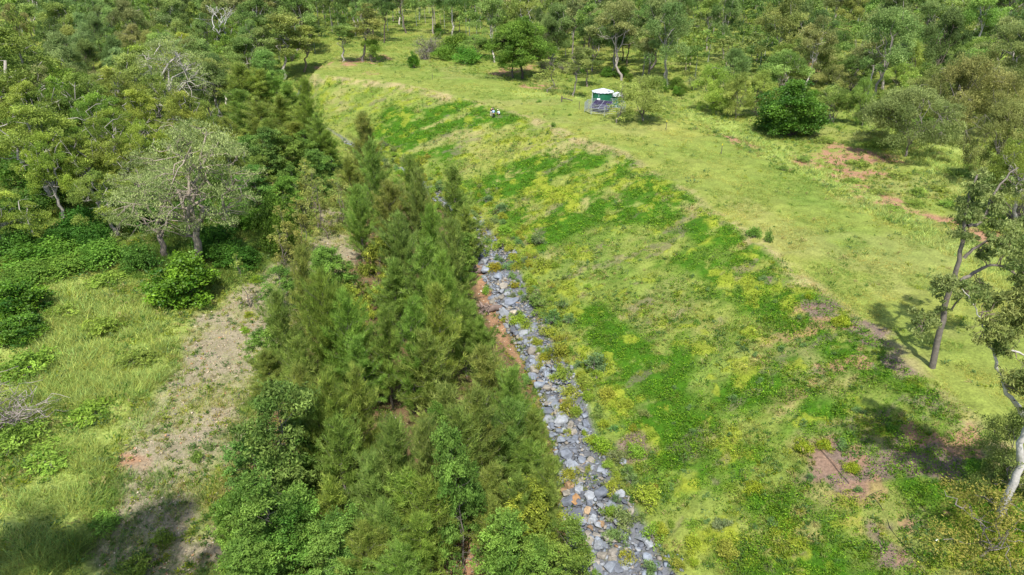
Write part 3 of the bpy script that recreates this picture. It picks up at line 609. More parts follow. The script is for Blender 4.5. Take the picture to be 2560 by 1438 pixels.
# ---------------------------------------------------------------- leafy saplings and young gums of the creek bed
S1 = "among the front she-oaks"; S2 = "among the saplings left of the middle she-oaks"
LI = (1.5, 1.3, .7); BR = (.98, 1.05, .85); BL = (.84, 1.0, .9)
for u, v, H, wp, t, pf, z in [(930,598,8,110,LI,"lime yellow young gum",S1),(985,700,5,90,LI,"lime yellow young gum",S1),(840,625,7,110,BR,"leafy mid-green sapling",S1),(790,640,6,90,BR,"leafy mid-green sapling",S1),(880,720,6,110,LI,"lime yellow young gum",S1),
 (705,680,6,90,BR,"leafy mid-green sapling",S1),(700,790,6,100,BR,"leafy mid-green sapling",S1),(660,830,5,80,BL,"leafy blue-green sapling",S1),(650,970,9,190,BL,"large leafy sapling",S1),(600,1100,8,150,BL,"large leafy sapling",S1),(640,1180,8,170,BL,"large leafy sapling",S1),
 (720,1090,7,150,BL,"large leafy sapling",S1),(570,1230,6,120,BR,"leafy mid-green sapling",S1),(690,1270,6,150,BL,"large leafy sapling",S1),(620,1340,5,150,BR,"leafy mid-green sapling",S1),(860,1300,6,150,BL,"leafy blue-green sapling",S1),
 (840,1380,4,150,BL,"leafy blue-green sapling",S1),(1150,1085,9,120,BL,"tall isolated-looking sapling with visible stem",S1),(1170,1200,5,90,BL,"leafy blue-green sapling",S1),(1345,1240,6,150,(1.45,1.3,.75),"lime green leafy young gum",S1),(1270,1330,5,140,BR,"leafy mid-green sapling",S1),
 (1420,1340,4,130,BR,"leafy mid-green sapling",S1),(1330,1380,4,130,BR,"leafy mid-green sapling",S1),(1080,1010,6,80,BR,"leafy mid-green sapling",S1),(1180,560,5,60,BR,"leafy mid-green sapling","at the rock edge by the middle she-oaks"),(1150,590,5,70,(1.1,1.15,1),"pale leafy sapling","at the rock edge by the middle she-oaks"),(1125,640,6,80,BR,"leafy green sapling","at the rock edge by the middle she-oaks")]:
    put('sap', u, v, H, wp, pf, z, t, "leafy saplings among the she-oaks")
for u, v, H, wp, t in [(700,345,8,80,BR),(745,350,7,70,BL),(665,345,8,80,(1.3,1.2,.8)),(800,375,7,80,BL),(640,420,7,90,BL),(690,450,6,80,BR),(620,400,7,80,BR),(590,350,8,90,BL),(740,420,6,70,BL),(770,330,7,60,BR),(640,330,9,90,BL)]:
    put('sap', u, v, H, wp, "leafy mid-green sapling" if t == BR else "leafy green sapling", S2, t, "saplings on the creek flat")
for u, v, H, wp in [(775,430,8,60),(800,450,8,55),(730,500,8,50),(752,495,8,50),(700,560,6,50),(770,400,8,60),(830,440,7,55),(745,400,8,50),(600,640,6,50),(690,520,7,60),(860,450,7,60)]:
    put('thin', u, v, H, wp, "thin pale-stemmed sapling", S2, (1.05,1,.9), "thin saplings on the gravel flat", bark=(1.1,1.05,1))
put('bush', 665, 470, 6, 110, "dark bushy tree with reddish stems", "between the saplings and the gravel bar", (.75,.85,.8), "bushy trees")
put('bush', 690, 520, 6, 100, "dull dark bush", "between the saplings and the gravel bar", (.75,.8,.65), "bushy trees")

# ---------------------------------------------------------------- left side: big gums, undergrowth
LG = "on the left creek bank"
def bigtree(kind, ub, vb, ut, vt, wpx, tint, label, var=0, bark=(1,1,1), rz=None):
    """base pixel fixed; height solved so that the top reaches the top pixel"""
    p = at(ub, vb); d = ray(ut, vt); L = math.hypot(d[0], d[1]); D = math.hypot(p.x, p.y); H = CAM_H+d[2]*D/L-p.z
    s = math.sqrt(D*D+(CAM_H-H*.6)**2)
    px = Vector((d[0], d[1]))*(D/L)-Vector((p.x, p.y)); lean = px.length/max(H, 1)
    r = plant(kind, p.x, p.y, H, wpx*s/F_PX, tint, var, p.z, rz, bark)
    ax = Vector((px.x, px.y, H)).normalized(); q = Vector((0, 0, 1)).rotation_difference(ax)
    r.rotation_mode = 'QUATERNION'; r.rotation_quaternion = q @ Matrix.Rotation(rnd.uniform(0, 6.28) if rz is None else rz, 3, 'Z').to_quaternion()
    r['label'] = label; r['group'] = "large gum trees standing apart"
    return r
GY = (1, 1, 1)
bigtree('greygum', 492, 668, 500, 285, 330, (1.0,1.0,.95), "large grey-green gum with stout brown trunk above the round glossy bush", 0, (.85,.78,.7), 1.0)
bigtree('greygum', 412, 645, 395, 380, 230, (1.0,1.0,.95), "grey-green gum with dark trunk beside the stout brown trunk", 1, (.7,.65,.6), 2.0)
bigtree('gold', 153, 515, 95, 250, 230, (1,1,.95), "golden gum with one long bare white trunk at the left", 0, (1.25,1.25,1.25))
bigtree('greygum', 428, 335, 410, 85, 190, (1.05,1.05,.95), "tall grey-green gum with smooth white trunk behind the golden gums", 2, (1.3,1.3,1.3))
bigtree('gold', 0, 380, 20, 40, 300, (.85,.85,.85), "tall olive gum with sprawling white limbs at the left edge", 1, (1,1,1))
bigtree('gold', 0, 640, 15, 460, 170, (1.25,1.2,1), "pale yellow young gum at the left edge above the dark bushes", 2)
for i, (u, v, H, wp) in enumerate([(270,165,15,150),(340,110,15,150),(410,100,15,140),(190,180,15,150),(110,150,15,160),(60,110,16,160),(340,220,13,130),(275,270,12,130),(200,330,11,140),(150,300,12,130),(430,230,13,130),(460,300,11,110),(300,340,10,130),(250,420,9,140),(360,290,12,120),(500,250,11,100),(60,200,14,140),(540,290,10,100),(90,330,12,120),(560,340,9,90),(380,180,14,130),(240,230,13,130)]):
    put('gold', u, v, H, wp, "golden-green spreading gum", "in the golden stand at the left", ((1,1,.95),(.9,.95,.9),(1.15,1.12,.95),(.8,.86,.85))[i % 4], "golden gums of the left bank")
bigtree('dead', 580, 172, 548, 0, 120, GY, "tall bare white dead tree rising above the left forest", 0)
bigtree('dead', 545, 300, 530, 190, 60, GY, "small dead grey tree in front of the tall dead one", 1)
for u, v, H, wp, t in [(645,75,13,120,(.95,1.05,.85)),(590,100,12,100,(.9,1,.8)),(500,160,12,110,(.75,.85,.75)),(480,90,15,110,(.8,.9,.8)),(660,130,10,90,(.9,1.05,.8))]:
    put('gum', u, v, H, wp, "round-topped green gum", "around the tall dead tree", t, "gums around the dead tree")
UD = "in the undergrowth below the big gums"
for u, v, H, wp, t in [(30,480,4,130,(.6,.8,.7)),(120,440,4,130,(.8,1,.75)),(200,520,4,120,(.45,.68,.55)),(215,550,4,90,(.5,.75,.6)),(90,600,3,170,(.95,1.05,.8)),(20,560,4,120,(.5,.7,.6)),(240,600,3,130,(1,1.1,.85)),(340,610,3,100,(.7,.95,.85)),(300,450,4,120,(.6,.8,.6)),(350,500,4,100,(.55,.75,.6)),
 (560,600,3,130,(.55,.8,.55)),(530,560,4,120,(.5,.75,.55)),(600,620,2.5,100,(.6,.8,.6)),(150,640,2,140,(1.1,1.15,.9)),(60,660,2,140,(1.05,1.1,.85)),(180,400,5,140,(.7,.9,.7)),(60,380,5,140,(.65,.85,.65)),(470,480,4,110,(.6,.8,.55)),(280,380,5,120,(.7,.85,.7)),(400,430,5,110,(.55,.75,.6)),
 (570,500,4,100,(.7,.95,.7)),(540,420,5,110,(.65,.8,.6)),(620,520,3,90,(.9,1.05,.8)),(500,400,5,120,(.6,.75,.55)),(140,560,3,90,(.45,.7,.6))]:
    put('bush', u, v, H, wp, "dark green leafy bush" if t[0] < .85 else "light green leafy bush", UD, t, "bushes below the big gums")
r = put('glossbush', 452, 638, 5.2, 195, "x", "x", (.82,.92,.78), "bushes"); PLACED.pop(); r['label'] = "round bright glossy green bush at the foot of the big gum"
r = put('glossbush', 15, 700, 4, 150, "x", "x", (.7,.9,.8), "bushes"); PLACED.pop(); r['label'] = "dense dark glossy bush at the left edge of the grass"
r = put('glossbush', 30, 790, 2.6, 120, "x", "x", (.7,.9,.8), "bushes"); PLACED.pop(); r['label'] = "low glossy bush below the dense one at the left edge"
for u, v, H, wp, t, lb in [(60,890,1.6,150,(.9,1,.7),"x"),(250,800,1.2,110,(1.1,1.15,.8),"x"),(330,880,1.2,110,(.95,1.0,.75),"x"),(220,1010,1.2,120,(1,1.05,.75),"x"),(30,1070,1.6,140,(.8,1.05,.8),"x"),(260,680,1.4,100,(1,1.1,.8),"x"),(400,700,1.6,90,(.8,1,.9),"x"),(120,1120,1.0,150,(1,1.1,.8),"x"),(490,1130,.8,40,(.8,1,.8),"x"),(400,1330,.9,60,(1,1.1,.7),"x"),(250,1290,1,90,(.9,1,.8),"x"),(310,1410,1.2,110,(.9,1.1,.7),"x"),(640,690,.7,40,(1.2,1.2,.6),"x"),(620,780,.5,30,(1.3,1.3,.6),"x"),(610,820,.5,30,(1.3,1.3,.6),"x"),(150,770,1.0,110,(1.1,1.12,.85),"x")]:
    put('tuss', u, v, H, wp, "low leafy green shrub", "in the left grass beside the gravel bar", t, "low shrubs of the left flat")
bigtree('scrub', -30, 1090, 0, 930, 210, (1,1,1), "bare grey twiggy dead bush at the lower left edge", 0, (1.7,1.65,1.7))

# ---------------------------------------------------------------- the bank top and clearing
TK = "by the green water tanks"
bigtree('low', 1611, 303, 1635, 190, 125, (1.15,1.1,.95), "spreading olive tree at the right of the fenced solar pen", 0)
bigtree('thin', 1541, 308, 1545, 205, 70, (1.15,1.12,.95), "thin-stemmed olive tree in front of the green water tanks", 1)
bigtree('dense', 1308, 198, 1300, 40, 165, (.95,1,.9), "tall dense dark green gum cluster with dark trunks at the clearing edge", 0, (1,1,1))
bigtree('slim', 1284, 196, 1262, 70, 70, (.85,1,.7), "dark green slim gum left of the tall dense cluster", 0, (.4,.4,.4))
bigtree('thin', 1368, 234, 1378, 140, 70, (1.1,1.05,.95), "pale bare-looking gum standing alone on the grass before the forest", 0, (1.1,1.1,1))
bigtree('slim', 1434, 244, 1442, 115, 65, (1.05,1,.85), "slender gum with straight pale trunk left of the water tanks", 1, (1.2,1.2,1.2))
bigtree('slim', 1467, 218, 1468, 120, 60, (1,1,.85), "slender gum with two pale stems just behind the tanks", 2, (2,2,2))
bigtree('glossbush', 1035, 170, 1032, 128, 30, (.5,.7,.5), "small dark round bush on a short stem beside the grey scrub", 0)
r = bigtree('dark', 1975, 338, 1972, 188, 172, (1,1,1), "large dense dark evergreen tree alone on the right of the bank", 0); r['group'] = "evergreens"
bigtree('low', 1792, 282, 1790, 160, 105, (1.15,1.25,.75), "bright green tree on many bare stems right of the olive tank tree", 2)
bigtree('low', 1838, 296, 1850, 185, 80, (1.25,1.15,.95), "pale olive thin tree left of the dense dark evergreen", 3)
bigtree('low', 1897, 292, 1910, 175, 90, (1.1,1.1,.8), "olive flat-topped tree close behind the dense dark evergreen", 0)
bigtree('low', 2086, 308, 2080, 205, 100, (1,1.05,.85), "grey-green small tree right of the dense dark evergreen", 1)
bigtree('low', 2152, 318, 2160, 190, 55, (.95,1.1,.8), "narrow green tree on bare leaning stems in tall grass", 2)
bigtree('wide', 2262, 392, 2290, 215, 220, (1.05,1.05,.95), "wide grey-olive tree casting shade over the grass at the right", 3)
bigtree('low', 2237, 358, 2225, 215, 130, (1.15,1.1,.9), "olive tree behind the wide grey-olive one", 1)
bigtree('low', 2335, 352, 2345, 270, 80, (.8,1.05,.75), "small green tree right of the wide grey-olive one", 2)
bigtree('wide', 2418, 345, 2440, 135, 190, (1.12,.94,.82), "large brownish tree on leaning dark stems at the right", 0)
bigtree('wide', 2520, 480, 2530, 245, 150, (1.1,1.0,.85), "brownish-olive tree at the right edge of the tall grass", 1)
bigtree('gold', 2540, 560, 2555, 325, 130, (.95,.9,.8), "golden gum at the right edge above the soil track", 3)
bigtree('scrub', 2545, 550, 2550, 440, 90, (1,1,1), "bare grey twiggy bush at the right edge by the soil track", 0)
bigtree('slim', 856, 155, 850, 55, 75, (.9,1.05,.75), "slim green gum at the left end of the clearing", 0)
bigtree('slim', 908, 154, 912, 5, 90, (1.15,1,.8), "tall brownish gum at the left end of the clearing", 1)
bigtree('low', 932, 155, 940, 88, 55, (1.1,1.25,.75), "small bright green tree beside the tall brownish gum", 1)
bigtree('slim', 708, 200, 700, 20, 100, (1.1,1.05,.8), "tall gum with straight pale trunk above the far she-oaks", 0, (1.1,1.1,1.1))
bigtree('slim', 760, 180, 750, 60, 80, (1.15,1.1,.75), "yellowish gum with forked pale trunk behind the far she-oaks", 2, (2.6,2.6,2.6))
for u, v, H, wp, k, t, lb in [(1075,85,5,90,'scrub',(1,1,1),"grey bare twiggy thicket behind the small dark bush"),(1110,105,4.5,70,'bush',(1.0,1.1,1.0),"grey-green bushy tree in the middle of the thicket"),(1165,110,5,80,'bush',(1.0,1.15,1.0),"grey-green bushy tree at the right of the thicket"),(1060,110,4,60,'scrub',(1,1,1),"grey twiggy bush at the front of the thicket"),(1140,75,6,90,'bush',(1.1,1.1,.9),"dull green bushy tree at the back of the thicket"),(1190,85,6,80,'low',(1,1.1,.9),"green low tree behind the right end of the thicket"),(2380,95,5,140,'scrub',(1.1,1.1,1.2),"bare grey-mauve thicket among the trees at the upper right")]:
    r = put(k, u, v, H, wp, "x", "x", t, "thicket beyond the clearing"); PLACED.pop(); r['label'] = lb
SB = "on the patchy soil at the right"
for u, v, wp in [(2150,400,60),(2060,340,70),(2250,430,70),(2200,470,60),(2300,470,50),(2130,440,50),(2240,510,60),(2370,500,40),(2350,460,50),(2010,390,40),(1960,410,30),(2420,540,50),(2480,560,60),(2530,570,60),(2290,500,50),(2180,350,60),(2410,420,80),(2440,410,60)]:
    put('tuss', u, v, .9, wp, "round low green shrub", SB, (1.05,1.1,.95), "low shrubs on the patchy soil")
for u, v, H, wp, lb in [(1890,560,1.6,42,"dark green young shrub on the bank crest"),(1925,575,1.5,26,"narrow green young shrub right of its crest neighbour"),(1348,250,.6,18,"small blue-green shrub on the flat bank top"),(1425,282,.6,12,"tiny shrub in the grass before the solar pen"),(1384,302,1,16,"green tuft shrub on the crest near the people"),(1745,795,.8,26,"small dark shrub on the crest beside the lime patch"),(2250,1000,1.2,50,"x")][:6]:
    r = put('tuss', u, v, H, wp, "x", "x", (.8,.95,.8), "young shrubs of the bank top"); PLACED.pop(); r['label'] = lb

# ---------------------------------------------------------------- two gums at the right edge, limb by limb
def drawn_tree(name, base_px, limbs_, clumps, dy, label, bark, c0, c1, tint=(1,1,1), seed=1, ll=.24, lw=.07, cnt=300):
    b = at(*base_px); rg = np.random.default_rng(seed)
    def pt(u, v, o=0.0):
        d = ray(u, v); t = (b.y+o)/d[1]; return np.array([d[0]*t-b.x, o, CAM_H+d[2]*t-b.z])
    T = Tubes()
    for path, r0, r1 in limbs_:
        P = np.array([pt(*q) for q in path]); P[0, 2] -= .15
        t = np.linspace(0, len(P)-1, len(P)*3); P = np.stack([np.interp(t, range(len(P)), P[:, k]) for k in range(3)], 1)
        P[1:-1] += rg.normal(size=P[1:-1].shape)*.05; T.add(P, np.linspace(r0, r1, len(P)), 8, bark)
    cen = []; rad = []
    L = np.vstack([np.stack([np.interp(np.linspace(0, len(p)-1, len(p)*6), range(len(p)), np.array([pt(*q) for q in p])[:, k]) for k in range(3)], 1) for p, _, _ in limbs_])
    for u, v, rp, o in clumps:
        c = pt(u, v, o); f = project(*(c+np.array(b)))[2]; r = rp*float(f)/F_PX
        for k in range(5):
            cc = c+rg.normal(size=3)*r*.55; cen.append(cc); rad.append(r*rg.uniform(.45, .85))
            j = np.argmin(((L-cc)**2).sum(1)); 
            T.add(limb(rg, L[j], cc, .10, 6, .03), [.03, .024, .018, .013, .009, .006], 4, (.16,.12,.10))
    V, F, CC = leaf_cloud(rg, np.array(cen), np.array(rad), cnt, ll, lw, c0, c1, .8, .8, .15, .7)
    r = empty(name, b); link('trunk', T.mesh("gum_bark", M_BARK), r); c = link('crown', mesh_np("gum_leaves", V, [F], CC, M_LEAF), r); c.color = (*tint, 1)
    tag(r, label, "gum tree", "large gum trees standing apart"); return r
drawn_tree('gum_tree', (2330,922),
 [([(2330,922,0),(2352,815,0),(2376,725,.2),(2398,650,.3),(2412,575,.4),(2420,505,.6),(2442,440,1.0)], .23, .06),
  ([(2403,700,.2),(2440,680,.6),(2478,660,1.2),(2510,665,1.6),(2560,700,2)], .14, .04), ([(2412,640,.3),(2436,618,.2),(2470,600,-.2),(2510,610,-.6)], .12, .04),
  ([(2380,770,.2),(2400,745,-.3),(2412,725,-.6)], .07, .03), ([(2420,560,.5),(2450,560,1.2),(2470,520,2),(2510,450,3),(2545,420,3.4)], .12, .04), ([(2395,690,.3),(2370,700,-.6),(2345,715,-1)], .06, .02), ([(2360,800,.1),(2330,800,-.8),(2300,815,-1.4)], .05, .02)],
 [(2365,700,30,-.8),(2345,725,22,-1),(2312,805,26,-1.2),(2290,825,20,-1.5),(2365,750,16,-.6),(2425,735,26,-.6),(2450,725,22,-.4),(2420,560,30,.4),(2410,590,18,0),(2430,515,32,.6),(2455,465,30,1),(2440,480,26,.4),(2490,615,28,-.4),(2515,600,32,-.6),(2545,625,34,1),(2470,640,24,1),(2500,510,32,2.2),(2520,470,30,2.8),(2470,560,24,1.6),(2550,570,30,2),(2550,670,24,2)],
 0, "tall gum with a leaning dark bare trunk and sparse crown at the right", (.15,.13,.11), C(86,106,56), C(142,152,92), (1,1,.95), 5, .24, .075, 800)
drawn_tree('gum_tree', (2500,1292),
 [([(2500,1292,0),(2532,1215,0),(2554,1160,.1),(2550,1115,.2),(2572,1060,.2),(2540,1015,.3),(2512,975,.3),(2496,925,.4),(2484,868,.4)], .22, .06),
  ([(2484,868,.4),(2530,875,.2),(2570,890,0),(2620,880,0)], .07, .03), ([(2484,868,.4),(2462,830,.5),(2455,795,.6),(2430,760,.7),(2405,722,.8)], .05, .015), ([(2572,1060,.2),(2620,960,.3),(2640,820,.4),(2600,700,.6)], .13, .04)],
 [(2470,830,26,.2),(2440,845,20,.2),(2500,770,34,.5),(2515,800,30,0),(2545,730,32,.8),(2552,800,40,.4),(2495,880,24,0),(2535,850,34,-.4),(2560,640,34,1),(2580,700,40,.8),(2570,960,46,-.8),(2545,930,30,-.5),(2610,850,60,0),(2620,760,50,.5),(2600,1010,50,-1)],
 0, "gum with a crooked white trunk at the lower right edge", (.42,.40,.375), C(84,104,52), C(140,146,84), (1,1,.95), 6, .21, .06, 1200)
put('sparse', 2500, 1250, 4.2, 220, "x", "x", (1,.98,.85), "small trees at the frame edge")['label'] = "small golden-green tree filling the lower right corner"; PLACED.pop()
put('low', 2590, 1040, 5.5, 160, "x", "x", (.7,.8,.6), "small trees at the frame edge")['label'] = "dark small tree at the right edge beside the crooked white trunk"; PLACED.pop()
for q, lb in (((-23, 15.5, 31, 10), 'tall gum just outside the lower left whose shade falls on the gravel'), ((-31.5, 14.5, 28, 10), 'second tall gum just outside the lower left corner, farther left')):
    t = plant('gum', *q, (1,1,1), 3); t['label'] = lb; t['group'] = "large gum trees standing apart"

# ---------------------------------------------------------------- rocks
def rock_mesh(seed, k=15):
    rg = np.random.default_rng(seed); bm = bmesh.new(); s = np.array([1, rg.uniform(.65, .95), rg.uniform(.5, .8)])*.5
    for d in rdir(rg, k): bm.verts.new(np.sign(d)*np.abs(d)**.8*s*rg.uniform(.85, 1.1))
    r_ = bmesh.ops.convex_hull(bm, input=bm.verts); bmesh.ops.delete(bm, geom=[v for v in bm.verts if not v.link_faces], context='VERTS')
    bmesh.ops.bevel(bm, geom=bm.edges[:], offset=.025, segments=1, affect='EDGES')
    me = bpy.data.meshes.new("rock"); bm.to_mesh(me); bm.free()
    ca = me.color_attributes.new("Col", 'FLOAT_COLOR', 'POINT'); ca.data.foreach_set("color", np.ones(len(me.vertices)*4, np.float32)); me.materials.append(M_STONE)
    return me
ROCKS = [rock_mesh(500+i) for i in range(12)]
RC = [C(128,134,142), C(112,118,128), C(142,146,150), C(120,124,128), C(138,132,122), C(100,104,112), C(140,134,122), C(134,142,152)]
def low_rock(seed):
    rg = np.random.default_rng(seed); bm = bmesh.new()
    for d in rdir(rg, 9): bm.verts.new(d*np.array([.5, .42, .33]))
    bmesh.ops.convex_hull(bm, input=bm.verts); bmesh.ops.delete(bm, geom=[v for v in bm.verts if not v.link_faces], context='VERTS'); bmesh.ops.triangulate(bm, faces=bm.faces[:])
    bm.verts.index_update(); V = np.array([v.co for v in bm.verts]); F = np.array([[v.index for v in f.verts] for f in bm.faces]); bm.free(); return V, F
LOWR = [low_rock(600+i) for i in range(8)]
def scatter_merge(name, x, y, z, s, cols, rg, mat, squash=.8):
    Vs = []; Fs = []; Cs = []; n0 = 0
    for i in range(len(x)):
        V, F = LOWR[i % 8]; a = rg.uniform(0, 6.28); c_, s_ = math.cos(a), math.sin(a); b = rg.uniform(-.5, .5); cb, sb = math.cos(b), math.sin(b)
        M = np.array([[c_, -s_, 0], [s_, c_, 0], [0, 0, 1]]) @ np.array([[1, 0, 0], [0, cb, -sb], [0, sb, cb]])
        W = (V @ M.T)*s[i]; W[:, 2] *= squash; Vs.append(W+np.array([x[i], y[i], z[i]])); Fs.append(F+n0); Cs.append(np.tile(cols[i]*rg.uniform(.85, 1.15), (len(V), 1))); n0 += len(V)
    return link(name, mesh_np(name, np.vstack(Vs), [np.vstack(Fs)], np.vstack(Cs), mat))
def build_rocks():
    rg = np.random.default_rng(9)
    X = []; Y = []
    for i in range(len(TOE)-3):
        a, b = TOE[i], TOE[i+1]; L = np.linalg.norm(b-a); n = int(L*190); t = rg.random(n); o = rg.uniform(-.8, 9, n); nn = np.array([b[1]-a[1], -(b[0]-a[0])])/L
        X.append(a[0]+(b[0]-a[0])*t+nn[0]*o); Y.append(a[1]+(b[1]-a[1])*t+nn[1]*o)
    x = np.concatenate(X); y = np.concatenate(Y); dt = side(x, y, TOE); de = side(x, y, EDGE)
    wob = (fbm(x, y, 2.4, 91, 3)-.5)*4
    k = (dt > -.4) & (de+wob < -.9) & (y > 22) & (y < 175) & (rg.random(len(x)) < 1.0-.5*sm(.5, .62, fbm(x, y, 2.6, 92, 3))*sm(-3.6, -1.2, de)); x, y, dt = x[k], y[k], dt[k]
    s = np.exp(rg.normal(-1.3, .42, len(x)))*(1+.25*(dt < 1.5)); s = np.clip(s, .16, 1.1)
    sc = s/np.sqrt(x**2+y**2+CAM_H**2); px, py, _ = project(x, y, 0*x); vis = (px > 0) & (px < 2560) & (py < 1438)
    order = np.argsort(-(sc*vis)); big = order[:285]; rest = order[285:]
    z = height(x, y)
    cols = np.array([RC[i] for i in rg.integers(0, len(RC), len(x))])
    rust = rg.random(len(x)) < .02; cols[rust] = C(136,112,84)
    for i in big:
        o = link('rock', ROCKS[int(rg.integers(12))], None, (x[i], y[i], z[i]+s[i]*.14)); o.scale = (s[i]*1.25,)*3; o.rotation_euler = (rg.uniform(-.5, .5), rg.uniform(-.5, .5), rg.uniform(0, 6.28))
        q = rg.uniform(.85, 1.2); o.color = (*(cols[i]*q*.82), 1)
        tan = cols[i][0] > cols[i][2]*1.08; zone = "front" if y[i] < 48 else "middle" if y[i] < 75 else "far"
        o['category'] = "rock"; o['group'] = f"{'tan' if tan else 'blue-grey'} rocks in the {zone} stretch of the strip"
        o['label'] = f"{'tan or rusty' if tan else 'blue-grey'} angular rock in the {zone} stretch of the rock strip"
    scatter_merge("rubble", x[rest], y[rest], z[rest]+s[rest]*.1, s[rest]*1.25, cols[rest]*.84, rg, M_STONE_S)
    tag(bpy.data.objects["rubble"], "blue-grey broken rock lining the creek at the foot of the bank", "rubble", kind='stuff')
    for u, v, sz, c, lb in [(1275,762,1.7,RC[1],"big dark grey boulder next to the nearer root mass"),(1217,680,1.3,RC[0],"pale grey boulder next to the farther root mass"),(1262,790,1.4,RC[3],"flat grey boulder below the big dark one"),(1285,785,.9,C(170,160,140),"pale cream-topped boulder below the big dark one"),
      (1393,1022,1.3,RC[0],"large grey boulder at the left edge of the strip beside the front she-oaks"),(1400,1055,1.2,RC[2],"grey slab just below the large grey boulder"),(1438,1255,1.0,C(150,116,78),"rusty-topped boulder at the strip's narrow bend"),(1412,1265,.8,C(170,130,98),"orange-tan flat rock left of the rusty-topped boulder"),
      (1468,1280,.7,C(164,140,110),"tan boulder right of the rusty-topped one"),(1475,1245,.9,RC[2],"pale grey pointed boulder above the tan one"),(1005,432,1.8,RC[3],"large grey block at the far end of the strip"),(1002,440,1.0,C(176,134,104),"pinkish rock under the large grey block"),(1525,1350,.9,RC[4],"pale slab in the lower part of the strip"),(1440,1310,.9,RC[2],"whitish leaning slab at the strip's left edge")]:
        p = at(u, v); o = link('boulder', ROCKS[int(rg.integers(12))], None, (p.x, p.y, p.z+sz*.18)); o.scale = (sz*1.1, sz, sz); o.rotation_euler = (rg.uniform(-.3, .3), rg.uniform(-.3, .3), rg.uniform(0, 6.28)); o.color = (*c, 1)
        tag(o, lb, "boulder", "boulders of the rock strip")
    # gravel bar pebbles and litter chips
    xs, ys, r = sample_points(rg, 90000, 27, 110); W = cover(xs, ys)[0]; k = rg.random(len(xs)) < np.clip(W['gravel']*.8+W['red']*.6+W['litter']*.08, 0, 1)
    xs, ys, r = xs[k][:26000], ys[k][:26000], r[k][:26000]; s = np.exp(rg.normal(-2.3, .45, len(xs)))*(.7+r/100)
    pc = np.array([C(150,136,112), C(128,118,104), C(172,154,126), C(110,106,100), C(186,172,150), C(160,124,92)])[rg.integers(0, 6, len(xs))]
    o = scatter_merge("gravel", xs, ys, height(xs, ys)+s*.15, s, pc, rg, M_STONE_S); tag(o, "tan and grey river pebbles over the gravel bar", "gravel", kind='stuff')
build_rocks()
def root_mass(u, v, L, lab, seed, rz):
    rg = np.random.default_rng(seed); p = at(u, v); T = Tubes(); cb = np.array([.16, .12, .10])
    T.add(limb(rg, (-L*.5, 0, .3), (L*.5, 0, .35), .03, 8), np.array([.22, .34, .38, .4, .38, .34, .26, .12])*.9, 9, cb)
    for k in range(46):
        a = rg.uniform(0, 6.28); s = np.array([-L*rg.uniform(.15, .55), .3*math.cos(a), .35+.3*math.sin(a)]); e = s+np.array([rg.uniform(-.8, .2), math.cos(a)*rg.uniform(.3, .9), math.sin(a)*rg.uniform(.2, .7)]); e[2] = max(e[2], .02)
        T.add(limb(rg, s, e, .14, 6), np.linspace(rg.uniform(.04, .09), .01, 6), 5, cb*rg.uniform(.6, 2.2))
    o = link('driftwood', T.mesh("driftwood", M_BARK), None, p); o.rotation_euler = (0, 0, rz); tag(o, lab, "driftwood", "root masses in the creek")
root_mass(1236, 778, 2.6, "nearer dark tangled root mass on the orange gravel left of the boulders", 11, .25)
root_mass(1203, 682, 2.4, "farther dark tangled root mass on the orange gravel left of the rocks", 12, .15)

# ---------------------------------------------------------------- weeds on the rocks and the slope
PRO['mat'] = [bush(391+i, H=.3, Wd=2, lumps=30, lr=.3, cnt=1200, ll=.10, lw=.05, c0=C(124,142,34), c1=C(162,172,56), stems=3) for i in range(2)]
NAMES['mat'] = ('herb_mat', 'herb mat')
for u, v, wpx, lb in [(1882,1228,56,"round lime yellow herb mat alone on the lower slope"),(2008,1120,56,"left of two lime yellow herb mats beside the black pipe's upper end"),(2064,1121,44,"right of two lime yellow herb mats beside the black pipe's upper end"),(2110,812,60,"lime yellow herb mat on the crest with bare soil to its right"),(2024,747,26,"small lime yellow herb mat among bare patches on the crest"),(2128,1175,42,"ring-shaped lime herb mat right of the pair"),(2120,1270,60,"x"),(2100,1320,56,"x"),(1990,1320,40,"x"),(2220,1390,50,"x")][:6]:
    p = at(u, v); s = math.sqrt(p.x**2+p.y**2+30*30); r = plant('mat', p.x, p.y, .3, wpx*s/F_PX, (1,1,1)); r['label'] = lb; r['group'] = "round lime herb mats"
